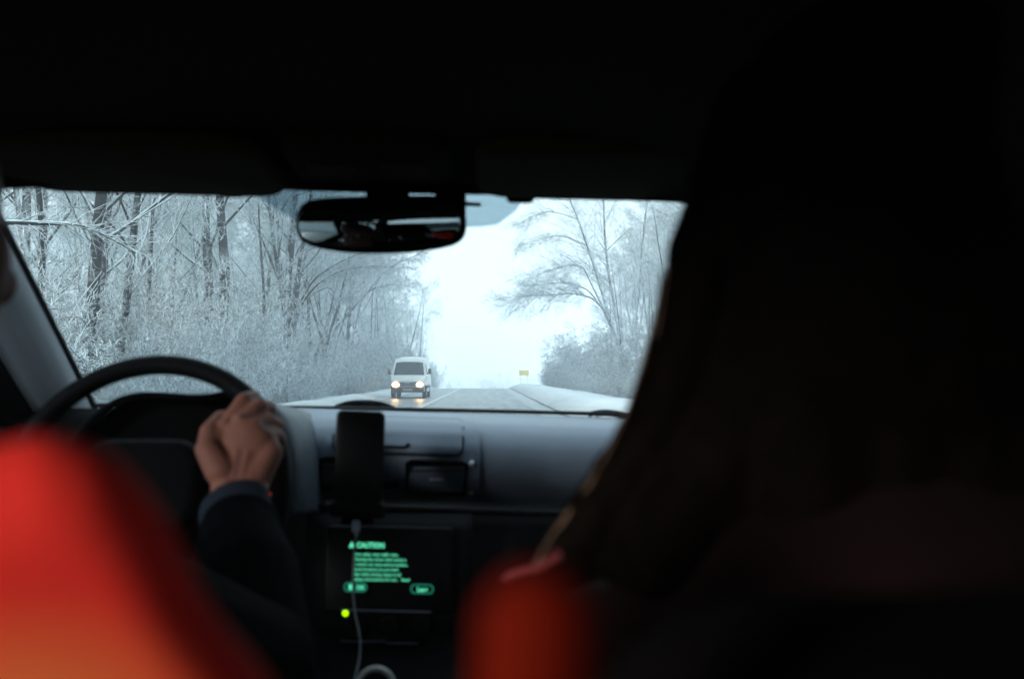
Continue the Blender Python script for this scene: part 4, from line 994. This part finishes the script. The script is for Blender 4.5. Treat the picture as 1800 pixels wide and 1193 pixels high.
# --- front passenger
Ph = Vector((.235,.60,1.285)); mb = MB(); A = head(mb, Ph, .96, R(-10))
nb_ = Vector((.225,.55,1.11)); s1 = Vector((.075,.56,1.02)); s2 = Vector((.385,.56,1.03))
mb.cap(Ph+Vector((0,-.02,-.07)), nb_, .048,.052); mb.cap(s1, s2, .055,.055); mb.cap((.23,.56,1.0),(.23,.56,.70), .135,.12, fl=.72, up=(0,1,0))
for s_, e_, w_ in ((s1, Vector((.03,.72,.80)), Vector((.14,.95,.80))), (s2, Vector((.44,.72,.80)), Vector((.32,.95,.80)))):
    mb.cap(s_, e_, .045,.036); mb.cap(e_, w_, .034,.022)
    for k in range(4):
        o_ = Vector((.016*(k-1.5),0,0)); mb.cap(w_, w_+Vector((0,.07,0))+o_, .014,.011); mb.cap(w_+Vector((0,.07,0))+o_, w_+Vector((0,.105,-.012))+o_, .0085,.0075); mb.cap(w_+Vector((0,.105,-.012))+o_, w_+Vector((0,.125,-.032))+o_, .0075,.0065)
    mb.cap(w_+Vector((.0,.01,0)), w_+Vector((-.035 if w_.x > .2 else .035,.06,-.005)), .012,.008)
for sx in (-1,1): mb.cap((.23+sx*.09,.66,.66),(.23+sx*.11,1.10,.72), .08,.058); mb.cap((.23+sx*.11,1.10,.72),(.23+sx*.11,1.35,.36), .055,.038); mb.cap((.23+sx*.11,1.35,.36),(.23+sx*.11,1.48,.33),.034,.026)
pas = link('person', fuse(mb, .005, 'passenger_body', 3), M['skin'], None, sharp=0); tag(pas, 'front passenger with long brown hair, a dark silhouette on the right', 'person')
for sx in (-1,1):
    q = MB(); q.ell(A(sx*.031,.072,.012), (.012,.012,.012)); q.build('eye', eyem, pas)
sm = MB(); sm.cap(s1+Vector((.0,0,0)), s2, .068,.068); sm.cap((.23,.56,1.0),(.23,.56,.68), .165,.15, fl=.78, up=(0,1,0)); sm.cap(nb_+Vector((0,0,-.05)), nb_, .07,.055)
for s_, e_, w_ in ((s1, Vector((.03,.72,.80)), Vector((.14,.95,.80))), (s2, Vector((.44,.72,.80)), Vector((.32,.95,.80)))):
    sm.cap(s_, e_, .062,.050); sm.cap(e_, e_.lerp(w_,.85), .048,.036)
link('sweater', fuse(sm, .005, 'sweater', 3), M['sweater'], pas, sharp=0)
tq = MB()
for sx in (-1,1): tq.cap((.23+sx*.09,.64,.66),(.23+sx*.11,1.10,.72), .10,.07); tq.cap((.23+sx*.11,1.10,.72),(.23+sx*.11,1.35,.38), .068,.05)
link('trousers', fuse(tq, .008, 'trousers', 3), M['trousers'], pas, sharp=0)
hd_ = MB(); hd_.tube(spline([P(985,972,.545),P(950,992,.545),P(915,1000,.55),P(884,1012,.555)],4), [.0024]*12+[.0014], 8); hd_.build('shoulder_highlight', mat('highlight_pink', (.16,.03,.034), .8, .2), pas)  # pink highlight along the shoulder, painted as a thin tube
# long hair: its left edge runs down and out over the shoulder
edge_px = [(1262,200),(1238,290),(1216,360),(1183,470),(1163,570),(1143,650),(1118,730),(1085,800),(1045,860),(1000,925),(966,975),(948,1002)]
hm = MB(); hm.ell(Ph+Vector((0,-.015,.045)), (.098,.110,.098)); hm.ell(Ph+Vector((.0,-.045,-.03)), (.102,.075,.12))
YH = .56
for (xa,ya),(xb,yb) in zip(edge_px, edge_px[1:]):
    a_ = P(xa,ya,YH); b_ = P(xb,yb,YH); fa_ = (ya-200)/800; fb_ = (yb-200)/800
    for dx in (.030,.060,.095,.13):
        ra = .030*(1-.45*fa_); rb = .030*(1-.45*fb_)
        if dx == .030: hm.cap(a_+Vector((ra-.0035,0,0)), b_+Vector((rb*.9-.002,0,.006)), ra, rb)
        elif fa_ < .95: hm.cap(a_+Vector((dx,-.005,0)), b_+Vector((dx,-.005,0)), .034, .032)
for xo_ in (.17,.21,.25,.29,.33): hm.cap((xo_,.55,1.30), (xo_+.01,.53,1.02), .040,.035)
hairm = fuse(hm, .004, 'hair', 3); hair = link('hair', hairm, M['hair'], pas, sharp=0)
mstr = bpy.data.materials.new('rim_highlight_strands'); mstr.use_nodes = True; t = mstr.node_tree; b_0 = t.nodes['Principled BSDF']  # edge strands coloured lighter than the hair mass for its rim highlight
b_0.inputs['Base Color'].default_value = (.26,.15,.09,1); b_0.inputs['Roughness'].default_value = .4
tl_ = t.nodes.new('ShaderNodeBsdfTranslucent'); tl_.inputs[0].default_value = (.36,.21,.13,1); ms_ = t.nodes.new('ShaderNodeMixShader')
t.links.new(b_0.outputs[0], ms_.inputs[1]); t.links.new(tl_.outputs[0], ms_.inputs[2]); t.links.new(ms_.outputs[0], t.nodes['Material Output'].inputs[0])
hs = MB(); hr_ = random.Random(4)
for k in range(150):
    off = hr_.uniform(-.005,.005); dy = hr_.uniform(-.010,.022); wv = hr_.uniform(0,6.3); i0 = hr_.randint(3,8); i1 = hr_.randint(10, len(edge_px)-1)
    pts = [P(x,y,YH+dy)+Vector((off+.0016*math.sin(wv+j*1.1), 0, 0)) for j, (x,y) in enumerate(edge_px)][i0:i1+1]
    hs.tube(spline(pts,3), .0006, 4, cap=False)
hs.build('hair_strands', mstr, hair, sharp=0)

# ------------------------------------------------------------------ haze
hz = MB(); hz.box((0, 185, 4), (340, 490, 60))
mh = bpy.data.materials.new('haze'); mh.use_nodes = True; t = mh.node_tree; t.nodes.clear()
v = t.nodes.new('ShaderNodeVolumePrincipled'); v.inputs['Color'].default_value = (.93,.97,1,1); v.inputs['Density'].default_value = .0028
v.inputs['Anisotropy'].default_value = 0.0
oo = t.nodes.new('ShaderNodeOutputMaterial'); t.links.new(v.outputs[0], oo.inputs['Volume'])
h = hz.build('haze', mh, smooth=False); tag(h, 'pale winter haze over the road and woods', kind='stuff')
print('objects', len(bpy.data.objects))
